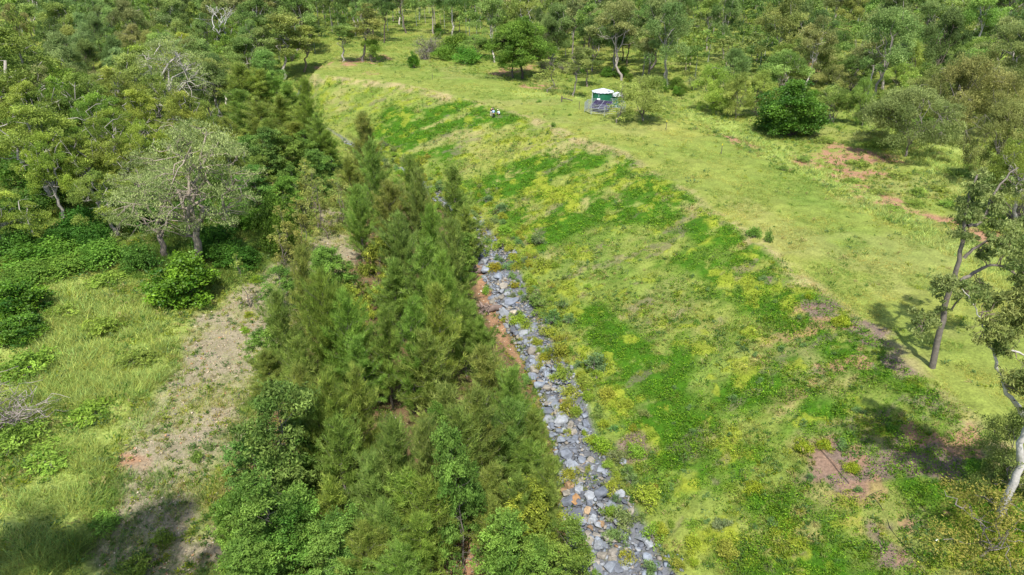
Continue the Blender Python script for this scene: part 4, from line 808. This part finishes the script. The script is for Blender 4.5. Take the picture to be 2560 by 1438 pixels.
def build_weeds():
    rg = np.random.default_rng(21); done = 0; pts = []
    for it in range(9000):
        i = rg.integers(0, len(EDGE)-3); a, b = EDGE[i], EDGE[i+1]; t = rg.random(); L = np.linalg.norm(b-a)
        if rg.random() > L/14: continue
        o = rg.normal(-.8, 1.7); nn = np.array([b[1]-a[1], -(b[0]-a[0])])/L; x, y = a+(b-a)*t+nn*o
        u, v, f = project(x, y, 1.0)
        if not (0 < u < 2560 and 330 < v < 1440) or any((x-q[0])**2+(y-q[1])**2 < .5 for q in pts): continue
        if rg.random() > .6+.4*(o > -1): continue
        pts.append((x, y)); k = 'weed' if rg.random() < .72 else 'weedg'; s = rg.uniform(.5, 1.2)*(1+.9*rg.random()**3)
        r = plant(k, x, y, .85*s, 1.35*s, (rg.uniform(.7, 1.12), rg.uniform(.82, 1.1), rg.uniform(.7, 1.1)))
        reg_thing(r, "yellow-green weed shrub" if k == 'weed' else "grey-green weed shrub", "along the %s stretch of rocks" % ("front" if y < 42 else "lower middle" if y < 58 else "upper middle" if y < 80 else "far"), "weed shrubs along the rocks")
        if len(pts) > 290: break
    for it in range(60):
        u, v = rg.uniform(1350, 2350), rg.uniform(420, 1430); p = at(u, v); dc = side(p.x, p.y, CREST); de = side(p.x, p.y, EDGE)
        if dc > -.3 or de < 1.5: continue
        s = rg.uniform(.45, .95); r = plant('weedg', p.x, p.y, .8*s, 1.1*s, (.8, .95, .85)); reg_thing(r, "small grey-green weed shrub", "on the %s bank slope" % ("upper" if dc > -5 else "lower"), "weed shrubs on the bank slope")
build_weeds()
def pipe(px, lab):
    P = [at(u, v) for u, v in px]; t = np.linspace(0, len(P)-1, len(P)*8); A = np.array([tuple(p) for p in P]); Q = np.stack([np.interp(t, range(len(A)), A[:, k]) for k in range(3)], 1)
    Q[:, 0] += (fbm(Q[:, 0], Q[:, 1], 2, 3, 2)-.5)*.25; Q[:, 2] = height(Q[:, 0], Q[:, 1])+.10
    T = Tubes(); T.add(Q, np.full(len(Q), .016), 6); tag(link('pipe', T.mesh("pipe", plain("black_poly", (.015,.015,.015), .5))), lab, "pipe", "black irrigation pipes")
pipe([(2030,1105),(2062,1142),(2100,1185),(2122,1212)], "thin black pipe starting between the two lime herb mats")
pipe([(2178,1238),(2200,1270),(2225,1320),(2262,1365),(2310,1408),(2345,1440)], "long thin black pipe running down the bare cloth patch to the bottom edge")
pipe([(2166,1246),(2180,1238),(2205,1228)], "short black pipe branching across the upper end of the long one")

# ---------------------------------------------------------------- forest beyond the clearing
FR = [(-500,430),(0,430),(200,420),(400,360),(540,330),(590,235),(680,170),(760,140),(860,128),(960,110),(1040,85),(1200,120),(1240,165),(1330,172),(1450,195),(1560,205),(1680,238),(1800,235),(1900,245),(2000,258),(2080,270),(2200,290),(2350,300),(2450,330),(2560,350),(3200,380)]
frw = [at(u, v) for u, v in FR]; fra = np.array([math.atan2(p.x, p.y) for p in frw]); frd = np.array([math.hypot(p.x, p.y) for p in frw])
PAL = [(.9,.9,.8),(.78,.92,.68),(.6,.76,.52),(1.1,1.08,.7),(.9,1.06,.76),(1.0,.88,.8),(.5,.62,.46),(1.08,1.0,.88),(.78,.95,.8),(1.08,1.24,.74)]
LOOK = ["olive green","mid-green","deep green","yellowish green","fresh green","brownish","dark green","dull olive","cool green","bright green"]
def lod_tree(seed, H, Wd, base, c0, c1):
    rg = np.random.default_rng(seed); n = 26; cen = []; rad = []
    for k in range(n):
        u = rg.random(); a = rg.uniform(0, 6.28); q = math.sqrt(rg.random()); prof = math.sin(math.pi*min(1, .2+.8*u))**.6
        cen.append([Wd*.5*q*prof*math.cos(a), Wd*.5*q*prof*math.sin(a), H*base+(H*(1-base))*(.1+.85*u)]); rad.append(1.25*rg.uniform(.7, 1.3))
    V, F, CC = leaf_cloud(rg, np.array(cen), np.array(rad), 20, .75, .34, c0, c1, .3)
    th = np.arange(4)*math.pi/2; r = .2; a = np.stack([r*np.cos(th), r*np.sin(th), np.full(4, -.3)], 1); b = a*np.array([.4, .4, 0])+np.array([.3, 0, H*.7])
    tv = np.vstack([a, b]); tf = np.array([[i, (i+1) % 4, 4+(i+1) % 4, 4+i] for i in range(4)])+len(V)
    return np.vstack([V, tv]), np.vstack([F, tf]), np.vstack([CC, np.tile([[.4, .37, .33]], (8, 1))]), H
def build_forest():
    rg = np.random.default_rng(77); T = []; cell = {}
    for it in range(26000):
        r = math.sqrt(rg.uniform(110**2, 470**2)); a = math.radians(rg.uniform(-46, 46)); x, y = r*math.sin(a), r*math.cos(a)
        if r < np.interp(a, fra, frd)+1.5: continue
        u_ = 1280+F_PX*x/(y*cP+27.5*sP); dens = float(fbm(np.array([x]), np.array([y]), 38, 301, 3)[0]); md = 5.15+(2.6 if dens > .58 else 0)+(1.2 if r > 250 else 0)
        if u_ > 1650 and r < 250: md += 1.6
        if 785 < 1280+F_PX*x/(y*cP+27.5*sP) < 1010 and r < 235: md = 9
        k = (int(x//10), int(y//10)); near = [q for i in (-1, 0, 1) for j in (-1, 0, 1) for q in cell.get((k[0]+i, k[1]+j), [])]
        if any((x-q[0])**2+(y-q[1])**2 < md*md for q in near): continue
        cell.setdefault(k, []).append((x, y)); u0 = 1280+F_PX*x/(y*cP+27.5*sP)
        right = u0 > 1700 and r < 260; kind = ('low' if rg.random() < .8 else 'gum') if right else ('gum' if rg.random() < .55 else 'slim' if rg.random() < .7 else 'low')
        H = rg.uniform(6, 9.5) if kind == 'low' else rg.uniform(11, 19)
        if u0 < 700 and r < 220: kind = 'gold' if rg.random() < .3 else 'gum'; H = rg.uniform(10, 15)
        Wd = H*rg.uniform(.5, .74) if kind != 'low' else H*rg.uniform(.85, 1.2)
        if kind == 'slim': Wd = H*rg.uniform(.34, .46)
        T.append((x, y, H, Wd, kind, int(rg.integers(10)), r, u0))
    sz = []
    for t in T:
        u, v, f = project(t[0], t[1], HC-.5+t[2]*.8); sz.append((t[2]*t[3])**.5/float(f)*(1 if -60 < u < 2620 and v > -60 else .05))
    o = np.argsort(-np.array(sz)); ind = o[:235]; rest = o[235:]
    cols_ = [(0,"far left"),(400,"left"),(800,"centre left"),(1150,"centre"),(1500,"tank side"),(1900,"centre right"),(2250,"far right")]
    rng_ = sorted(T[i][6] for i in ind); 
    for i in ind:
        x, y, H, Wd, kind, c, r, u0 = T[i]; ro = plant(kind, x, y, H, Wd, bark=(rnd.choice((1, 1.3, 1.7)),)*3, tint=tuple(q*a_*rnd.uniform(.93, 1.07) for q, a_ in zip(PAL[c], (1.1, 1.09, 1.3))))  # crown tint brightened and blued: a light haze look put into the colour
        sect = [n for q, n in cols_ if u0 >= q or q == 0][-1]; gap = r-np.interp(math.atan2(x, y), fra, frd)
        row = "front row" if gap < 14 else "second rows" if gap < 35 else "deeper rows"
        reg_thing(ro, f"{LOOK[c]} {'low tree' if kind == 'low' else 'slim gum' if kind == 'slim' else 'gum'}", f"in the forest's {sect} part, {row}", f"forest trees, {sect} part")
    LT = [lod_tree(700+i, 13, 8+(i % 3), (.35, .2, .45)[i % 3], C(84,106,50), C(136,150,80)) for i in range(8)]
    Vs = []; Fs = []; Cs = []; n0 = 0
    for q, i in enumerate(rest):
        x, y, H, Wd, kind, c, r, u0 = T[i]; V, F, CC, h0 = LT[q % 8]; a = rg.uniform(0, 6.28); W = V.copy(); s = Wd/9
        W = np.stack([(V[:, 0]*math.cos(a)-V[:, 1]*math.sin(a))*s+x, (V[:, 0]*math.sin(a)+V[:, 1]*math.cos(a))*s+y, V[:, 2]*H/h0+zat(x, y)], 1)
        Vs.append(W); Fs.append(F+n0); Cs.append(CC*np.array(PAL[c])*np.array([1.08, 1.07, 1.25])); n0 += len(V)  # same haze lift painted into the far trees' colour
    tag(link("forest", mesh_np("forest", np.vstack(Vs), [np.vstack(Fs)], np.vstack(Cs), M_GRASS)), "far mixed gum forest beyond the nearer trees", "forest", kind='stuff')
    print("forest trees", len(T))
    # understory at the forest edge
    for it in range(70):
        u = rg.uniform(560, 2600); k = np.interp(u, [f[0] for f in FR], [f[1] for f in FR])+rg.uniform(-26, 4)
        if 780 < u < 1020: continue
        p = at(u, max(k, 20)); kd = 'bush' if rg.random() < .6 else 'scrub'; H = rg.uniform(1.5, 3.2)
        r = plant(kd, p.x, p.y, H, H*rg.uniform(1.1, 1.5), PAL[int(rg.integers(10))]); reg_thing(r, "green understory bush" if kd == 'bush' else "twiggy grey bush", "at the foot of the forest's %s edge" % ("left" if u < 1100 else "middle" if u < 1700 else "right"), "bushes at the forest edge")
build_forest()

# ---------------------------------------------------------------- built things
def bm_obj(name, bm, mat, parent=None, smooth=False, loc=None):
    me = bpy.data.meshes.new(name); bm.normal_update(); bm.to_mesh(me); bm.free(); me.materials.append(mat)
    if smooth: me.polygons.foreach_set("use_smooth", [True]*len(me.polygons))
    return link(name, me, parent, loc)
def box(bm, c, s, M=None):
    m = Matrix.Translation(c) @ Matrix.Diagonal((*s, 1)); bmesh.ops.create_cube(bm, size=1, matrix=(M @ m) if M else m)
def bar(bm, a, b, r, k=6):
    a = Vector(a); b = Vector(b); d = b-a; m = Matrix.Translation((a+b)/2) @ d.to_track_quat('Z', 'Y').to_matrix().to_4x4(); bmesh.ops.create_cone(bm, cap_ends=True, segments=k, radius1=r, radius2=r, depth=d.length, matrix=m)
M_TANK = plain("green_steel", C(22,96,66), .45, 0, .5, 3, .08); M_ROOF = plain("zinc_roof", (.52,.55,.57), .45, .2, .6, 2, .06)
M_GALV = plain("galvanised", (.55,.58,.60), .4, .6, .5, 8, .1); M_DARKM = plain("dark_metal", (.03,.03,.035), .5); M_PV = plain("solar_glass", C(52,44,66), .25, 0, .6, 20, .1); M_WHITE = plain("white_paint", (.75,.77,.78), .5)
def tank(u, v, R_, H_, lab, seed):
    p = at(u, v); root = empty('water_tank', (p.x, p.y, p.z)); n = 64; prof = []
    bm = bmesh.new(); zs = np.linspace(0, H_, 49); rings = []
    for k, z in enumerate(zs):
        r = R_+.018*math.sin(k*math.pi/2); rings.append([bm.verts.new((r*math.cos(2*math.pi*i/n), r*math.sin(2*math.pi*i/n), z)) for i in range(n)])
    for a, b in zip(rings, rings[1:]):
        for i in range(n): bm.faces.new((a[i], a[(i+1) % n], b[(i+1) % n], b[i]))
    bm_obj('tank_wall', bm, M_TANK, root, True)
    bm = bmesh.new(); n2 = 72; top = bm.verts.new((0, 0, H_+.62)); prev = None
    for t in (.12, .5, 1.0):
        ring = []
        for i in range(n2):
            sc = (.035 if i % 4 < 2 else -.01)*t; r = (R_+.14+(.05 if i % 8 < 4 else 0)*(t == 1))*t; ring.append(bm.verts.new((r*math.cos(2*math.pi*i/n2), r*math.sin(2*math.pi*i/n2), H_+.02+.6*(1-t)+sc)))
        for i in range(n2):
            if prev is None: bm.faces.new((top, ring[i], ring[(i+1) % n2]))
            else: bm.faces.new((prev[i], ring[i], ring[(i+1) % n2], prev[(i+1) % n2]))
        prev = ring
    bm_obj('roof', bm, M_ROOF, root)
    bm = bmesh.new(); box(bm, (.9, -.9, H_+.36), (.6, .5, .10)); bmesh.ops.bevel(bm, geom=bm.edges[:], offset=.02, affect='EDGES'); bm_obj('hatch', bm, M_GALV, root)
    bm = bmesh.new(); bar(bm, (-R_-.08, -.2, 0), (-R_-.08, -.2, H_), .05); bar(bm, (-R_-.08, -.2, H_-.04), (-R_+.1, -.2, H_-.04), .05); bar(bm, (-.3, -R_-.3, .2), (-.3, -R_+.05, .2), .06); bm_obj('outlet_pipe', bm, M_WHITE, root)
    tag(root, lab, "water tank", "green water tanks"); return root
tank(1505, 266, 1.85, 2.7, "nearer green steel water tank with white conical scalloped roof behind the solar pen", 1)
tank(1541, 264, 1.4, 1.9, "smaller green water tank half hidden by the thin-stemmed olive tree", 2)
# pen of galvanised cattle panels
pc = at(1512, 279); pen = empty('cattle_pen', pc); tag(pen, "galvanised cattle panel pen standing round the solar array", "pen")
N = 9; rad = 3.7; ang = [math.radians(-98+i*360/N) for i in range(N+1)]
for i in range(N):
    a = Vector((rad*math.cos(ang[i]), rad*math.sin(ang[i])*.95, 0)); b = Vector((rad*math.cos(ang[i+1]), rad*math.sin(ang[i+1])*.95, 0)); d = (b-a).normalized(); a = a+d*.06; b = b-d*.06
    za = zat(pc.x+a.x, pc.y+a.y)-pc.z; zb = zat(pc.x+b.x, pc.y+b.y)-pc.z; bm = bmesh.new()
    for e, z in ((a, za), (b, zb)): bar(bm, (e.x, e.y, z), (e.x, e.y, z+1.75), .035)
    nr = 5 if i in (0,) else 6
    for k in range(nr): h = .35+1.35*k/(nr-1); bar(bm, (a.x, a.y, za+h), (b.x, b.y, zb+h), .028)
    if i in (5, 6, 7):
        for k in range(1, 16): q = a.lerp(b, k/16); bar(bm, (q.x, q.y, za+.35), (q.x, q.y, za+1.7), .010, 4)
    bm_obj('gate' if i == 0 else 'panel', bm, M_GALV, pen)
# solar array
sp = at(1502, 277); sol = empty('solar_array', sp, math.radians(-28)); tag(sol, "tilted dark solar panel array on a steel stand inside the cattle pen", "solar array")
Mt = Matrix.Translation((0, 0, 1.05)) @ Matrix.Rotation(math.radians(17), 4, 'X')
for i in (0, 1):
    for j in (0, 1):
        bm = bmesh.new(); box(bm, ((i-.5)*1.72, (j-.5)*1.62, 0), (1.66, 1.56, .045), Mt); o = bm_obj('solar_panel', bm, M_PV, sol)
        bm = bmesh.new()
        for sx, sy, w_, h_ in ((0, .79, 1.70, .03), (0, -.79, 1.70, .03), (.84, 0, .03, 1.52), (-.84, 0, .03, 1.52), (0, 0, .012, 1.52)): box(bm, ((i-.5)*1.72+sx, (j-.5)*1.62+sy, .006), (w_, h_, .05), Mt)
        bm_obj('frame', bm, M_GALV, o)
for sx in (-1.2, 1.2):
    bm = bmesh.new(); bar(bm, (sx, -1.1, 0), (sx, -1.1, .7), .05); bar(bm, (sx, 1.1, 0), (sx, 1.1, 1.36), .05); bar(bm, (sx, -1.1, .6), (sx, 1.1, 1.2), .03); bm_obj('stand_leg', bm, M_GALV, sol)
bm = bmesh.new(); box(bm, (-1.2, 1.75, 1.5), (.6, .3, .5)); bmesh.ops.bevel(bm, geom=bm.edges[:], offset=.04, affect='EDGES'); bar(bm, (-1.2, 1.75, 0), (-1.2, 1.75, 1.3), .05); bar(bm, (-1.2, 1.75, 2.0), (-1.2, 1.75, 2.7), .02)
o = bm_obj('control_box', bm, M_WHITE, None, loc=sp); o.rotation_euler.z = math.radians(-28); tag(o, "white pump control box on a post behind the solar panels", "control box")
bm = bmesh.new(); bmesh.ops.create_cone(bm, cap_ends=True, segments=28, radius1=.62, radius2=.58, depth=1.0, matrix=Matrix.Translation((0, 0, .5))); bmesh.ops.create_cone(bm, cap_ends=True, segments=20, radius1=.5, radius2=.1, depth=.2, matrix=Matrix.Translation((0, 0, 1.1))); bmesh.ops.create_cone(bm, cap_ends=True, segments=12, radius1=.3, radius2=.3, depth=.9, matrix=Matrix.Translation((1.1, -.1, .45)) @ Matrix.Rotation(1.57, 4, 'Y'))
p = at(1491, 277); tag(bm_obj('pump_drum', bm, M_DARKM, None, loc=p), "black pump and pressure drum under the solar panels", "pump")
M_POST = plain("weathered_post", (.10,.085,.07), .9); M_YEL = plain("yellow_cap", C(220,200,40), .6)
for u, v, h, cap, lb in [(1448,272,1.3,0,"thin dark post in the grass left of the solar pen"),(1665,325,1.3,1,"thin yellow-capped post right of the olive tank tree"),(1803,384,1.2,1,"thin yellow-topped post on the bank right of the crest"),(1081,198,1.2,0,"thin dark post on the far grass below the thicket"),(2330,190,1.3,0,"x")][:4]:
    p = at(u, v); bm = bmesh.new(); bar(bm, (0, 0, -.1), (0, 0, h), .045, 8); bar(bm, (-.09, 0, h*.8), (.09, 0, h*.8), .02)
    r = empty('marker_post', p); bm_obj('post', bm, M_POST, r); tag(r, lb, "post", "marker posts on the bank")
    if cap: bm = bmesh.new(); bar(bm, (0, 0, h+.002), (0, 0, h+.22), .06, 8); bm_obj('cap', bm, M_YEL, r)
p = at(1404, 254); bm = bmesh.new(); bar(bm, (0, 0, 0), (0, 0, 1.0), .12, 8); bar(bm, (0, 0, .7), (1.5, .1, .35), .09, 8); bar(bm, (1.5, .1, .35), (2.1, .3, .1), .07, 8); tag(bm_obj('timber_rail', bm, M_POST, None, loc=p), "broken brown timber post and rail in the grass before the forest", "timber rail")
o = link('stone', ROCKS[3], None, at(2340, 1354)+Vector((0, 0, .1))); o.scale = (.32, .2, .2); o.color = (.8, .77, .66, 1); tag(o, "small whitish stone on the bare soil near the bottom right", "stone")

# ---------------------------------------------------------------- people
M_SKIN = plain("skin", (.48,.28,.19), .55, 0, .3); M_HAIR = plain("hair", (.05,.03,.02), .6)
def skin(name, chains, mat, parent, root=0):
    """chains: list of lists of (xyz, radius); equal points are welded"""
    vs = []; idx = {}; ed = []; rd = []
    for ch in chains:
        pr = None
        for p, r in ch:
            k = tuple(round(c, 4) for c in p)
            if k not in idx: idx[k] = len(vs); vs.append(p); rd.append(r)
            if pr is not None and pr != idx[k]: ed.append((pr, idx[k]))
            pr = idx[k]
    me = bpy.data.meshes.new(name); me.from_pydata(vs, ed, []); me.materials.append(mat); o = link(name, me, parent)
    m = o.modifiers.new("s", 'SKIN'); m.use_smooth_shade = True
    for i, d in enumerate(me.skin_vertices[0].data): d.radius = (rd[i], rd[i]); d.use_root = (i == root)
    s = o.modifiers.new("d", 'SUBSURF'); s.levels = 1; s.render_levels = 2
    return o
def person(u, v, rz, J, shirt, trousers, hat, label, extra=None):
    p = at(u, v); root = empty('person', p, rz); V_ = lambda k: Vector(J[k])
    lp = lambda a, b, t: tuple(V_(a).lerp(V_(b), t))
    hd = V_('head'); nk = V_('neck'); up = (hd-nk).normalized(); fw = Vector(J['face']).normalized(); sd_ = up.cross(fw).normalized()
    body = [[(J['hip'], .13), (lp('hip', 'chest', .5), .12), (J['chest'], .14), (J['neck'], .062), (tuple(nk.lerp(hd, .45)), .075), (J['head'], .10), (tuple(hd+up*.09), .075)], [(J['head'], .10), (tuple(hd+fw*.105-up*.02), .018)]]
    for s in 'LR':
        body.append([(J['chest'], .14), (J['sh'+s], .062), (J['el'+s], .045), (J['wr'+s], .028), (J['ha'+s], .036)])
        body.append([(J['hip'], .13), (J['th'+s], .09), (J['kn'+s], .062), (J['an'+s], .045), (J['to'+s], .04)])
        h = V_('ha'+s); a = (h-V_('wr'+s)).normalized(); sdv = a.cross(Vector((0, .3, 1))).normalized(); cu = sdv.cross(a)
        for k, (o_, L) in enumerate(((-.03, .075), (-.01, .085), (.01, .08), (.03, .065))):
            q = h+sdv*o_+a*.03; body.append([(J['ha'+s], .036), (tuple(q), .010), (tuple(q+a*L*.5+cu*.01), .009), (tuple(q+a*L*.9+cu*.035), .008)])
        q = h-sdv*.04-a*.02; body.append([(J['ha'+s], .036), (tuple(q), .011), (tuple(q-sdv*.02+a*.05), .009)])
    skin('body', body, M_SKIN, root)
    sh = [[(lp('hip', 'chest', .04), .17), (lp('hip', 'chest', .5), .155), (J['chest'], .175), (lp('chest', 'neck', .7), .09)]]
    for s in 'LR': sh.append([(J['chest'], .175), (J['sh'+s], .085), (J['el'+s], .065), (lp('el'+s, 'wr'+s, .85), .048)])
    skin('shirt', sh, shirt, root)
    tr = [[(lp('hip', 'chest', .06), .15), (J['hip'], .16)]]
    for s in 'LR': tr.append([(J['hip'], .16), (J['th'+s], .115), (J['kn'+s], .085), (lp('kn'+s, 'an'+s, .95), .07)])
    skin('trousers', tr, trousers, root, 1)
    for s in 'LR':
        a = V_('an'+s); t = V_('to'+s); skin('shoe', [[(tuple(a+Vector((0, 0, -.02))), .06), (tuple(a.lerp(t, .5)+Vector((0, 0, -.01))), .055), (tuple(t), .045)]], M_DARKM, root)
    for s in (-1, 1):
        bm = bmesh.new(); bmesh.ops.create_uvsphere(bm, u_segments=8, v_segments=6, radius=.013, matrix=Matrix.Translation(hd+fw*.088+sd_*.034*s+up*.01)); bm_obj('eye', bm, M_DARKM, root)
        bm = bmesh.new(); bmesh.ops.create_uvsphere(bm, u_segments=8, v_segments=6, radius=.028, matrix=Matrix.Translation(hd+sd_*.10*s)); bm_obj('ear', bm, M_SKIN, root)
    bm = bmesh.new(); bmesh.ops.create_uvsphere(bm, u_segments=14, v_segments=10, radius=.118, matrix=Matrix.Translation(hd-fw*.018+up*.04)); bm_obj('hair', bm, M_HAIR, root, True)
    if hat:
        Q = Matrix.Translation(hd+up*.075) @ up.to_track_quat('Z', 'Y').to_matrix().to_4x4(); bm = bmesh.new()
        prof = [(.0, .13), (.07, .125), (.11, .09), (.122, .0), (.25, -.03), (.252, -.04), (.12, -.015)]; n = 24; pr = None
        for r, z in prof:
            ring = [bm.verts.new(Q @ Vector((max(r, .001)*math.cos(2*math.pi*i/n), max(r, .001)*math.sin(2*math.pi*i/n), z))) for i in range(n)]
            if pr:
                for i in range(n): bm.faces.new((pr[i], pr[(i+1) % n], ring[(i+1) % n], ring[i]))
            pr = ring
        bm_obj('hat', bm, hat, root, True)
    root['label'] = label; root['category'] = 'person'; root['group'] = "people on the bank slope"; return root
M_NAVY = plain("navy_cloth", (.008,.008,.014), .9); M_CREAM = plain("cream_cloth", (.46,.42,.35), .9); M_BLUE = plain("pale_blue_cloth", (.27,.38,.55), .85); M_BLK = plain("black_cloth", (.012,.013,.012), .9); M_STRAW = plain("straw", (.6,.54,.33), .85); M_WCL = plain("white_cloth", (.46,.52,.58), .9); M_CAP = plain("dull_hat", (.12,.15,.17), .9)
stand = dict(hip=(0,0,.95), chest=(0,.06,1.32), neck=(0,.10,1.50), head=(0,.17,1.62), face=(0,1,-.6), shL=(-.19,.05,1.40), shR=(.19,.05,1.40), elL=(-.26,.10,1.12), elR=(.26,.10,1.12), wrL=(-.17,.30,1.02), wrR=(.19,.30,1.04), haL=(-.14,.37,1.0), haR=(.16,.37,1.02),
             thL=(-.10,0,.85), thR=(.10,0,.85), knL=(-.12,.04,.48), knR=(.17,.02,.48), anL=(-.13,0,.09), anR=(.24,-.04,.09), toL=(-.15,.14,.05), toR=(.28,.10,.05))
bend = dict(hip=(0,0,.92), chest=(.03,.24,1.25), neck=(.04,.36,1.40), head=(.05,.46,1.46), face=(0,.5,-1), shL=(-.17,.27,1.31), shR=(.23,.27,1.30), elL=(-.22,.40,1.02), elR=(.28,.41,1.0), wrL=(-.12,.58,.72), wrR=(.18,.6,.70), haL=(-.1,.62,.65), haR=(.15,.64,.63),
            thL=(-.10,0,.83), thR=(.10,0,.83), knL=(-.13,.06,.46), knR=(.13,.06,.46), anL=(-.15,-.02,.09), anR=(.15,.02,.09), toL=(-.17,.13,.05), toR=(.17,.16,.05))
squat = dict(hip=(0,-.08,.34), chest=(0,.12,.70), neck=(0,.20,.86), head=(0,.27,.97), face=(0,1,-.5), shL=(-.18,.14,.77), shR=(.18,.14,.77), elL=(-.24,.32,.58), elR=(.24,.32,.58), wrL=(-.12,.50,.46), wrR=(.12,.50,.46), haL=(-.09,.56,.42), haR=(.09,.56,.42),
             thL=(-.11,-.02,.34), thR=(.11,-.02,.34), knL=(-.17,.34,.48), knR=(.17,.34,.48), anL=(-.16,.10,.09), anR=(.16,.10,.09), toL=(-.18,.25,.05), toR=(.18,.25,.05))
person(1228, 292, math.radians(-20), bend, M_NAVY, M_CREAM, None, "person in dark top and cream trousers bending forward, leftmost of the three on the slope")
person(1234, 297, math.radians(8), stand, M_BLUE, M_BLK, M_CAP, "person in pale blue shirt and black trousers standing in the middle of the three")
person(1248, 290, math.radians(50), squat, M_WCL, M_BLK, M_STRAW, "person crouching in straw hat and white top, rightmost of the three on the slope")

# ---------------------------------------------------------------- labels that single each repeat out
ORD = ["first","second","third","fourth","fifth","sixth","seventh","eighth","ninth","tenth","eleventh","twelfth","thirteenth","fourteenth","fifteenth","sixteenth","seventeenth","eighteenth","nineteenth","twentieth"]
def label_all():
    G = {}
    for t in PLACED: G.setdefault((t[1], t[2]), []).append(t)
    for (pf, zn), L in G.items():
        L.sort(key=lambda t: t[3]); n = len(L)
        for i, t in enumerate(L):
            if n == 1: t[0]['label'] = f"{pf} {zn}"; continue
            j = n-1-i
            if i == 0: s = "leftmost one"
            elif j == 0: s = "rightmost one"
            elif n == 3: s = "middle one"
            else:
                s = (ORD[i] if i < 20 else f"{i+1}th")+" from left" if i <= j else (ORD[j] if j < 20 else f"{j+1}th")+" from right"
            t[0]['label'] = f"{pf} {zn}, {s}"
    for o in SC.objects:
        if o.parent is None and o.get('label') and len(o['label'].split()) > 16: print("LONG", o['label'])
label_all()
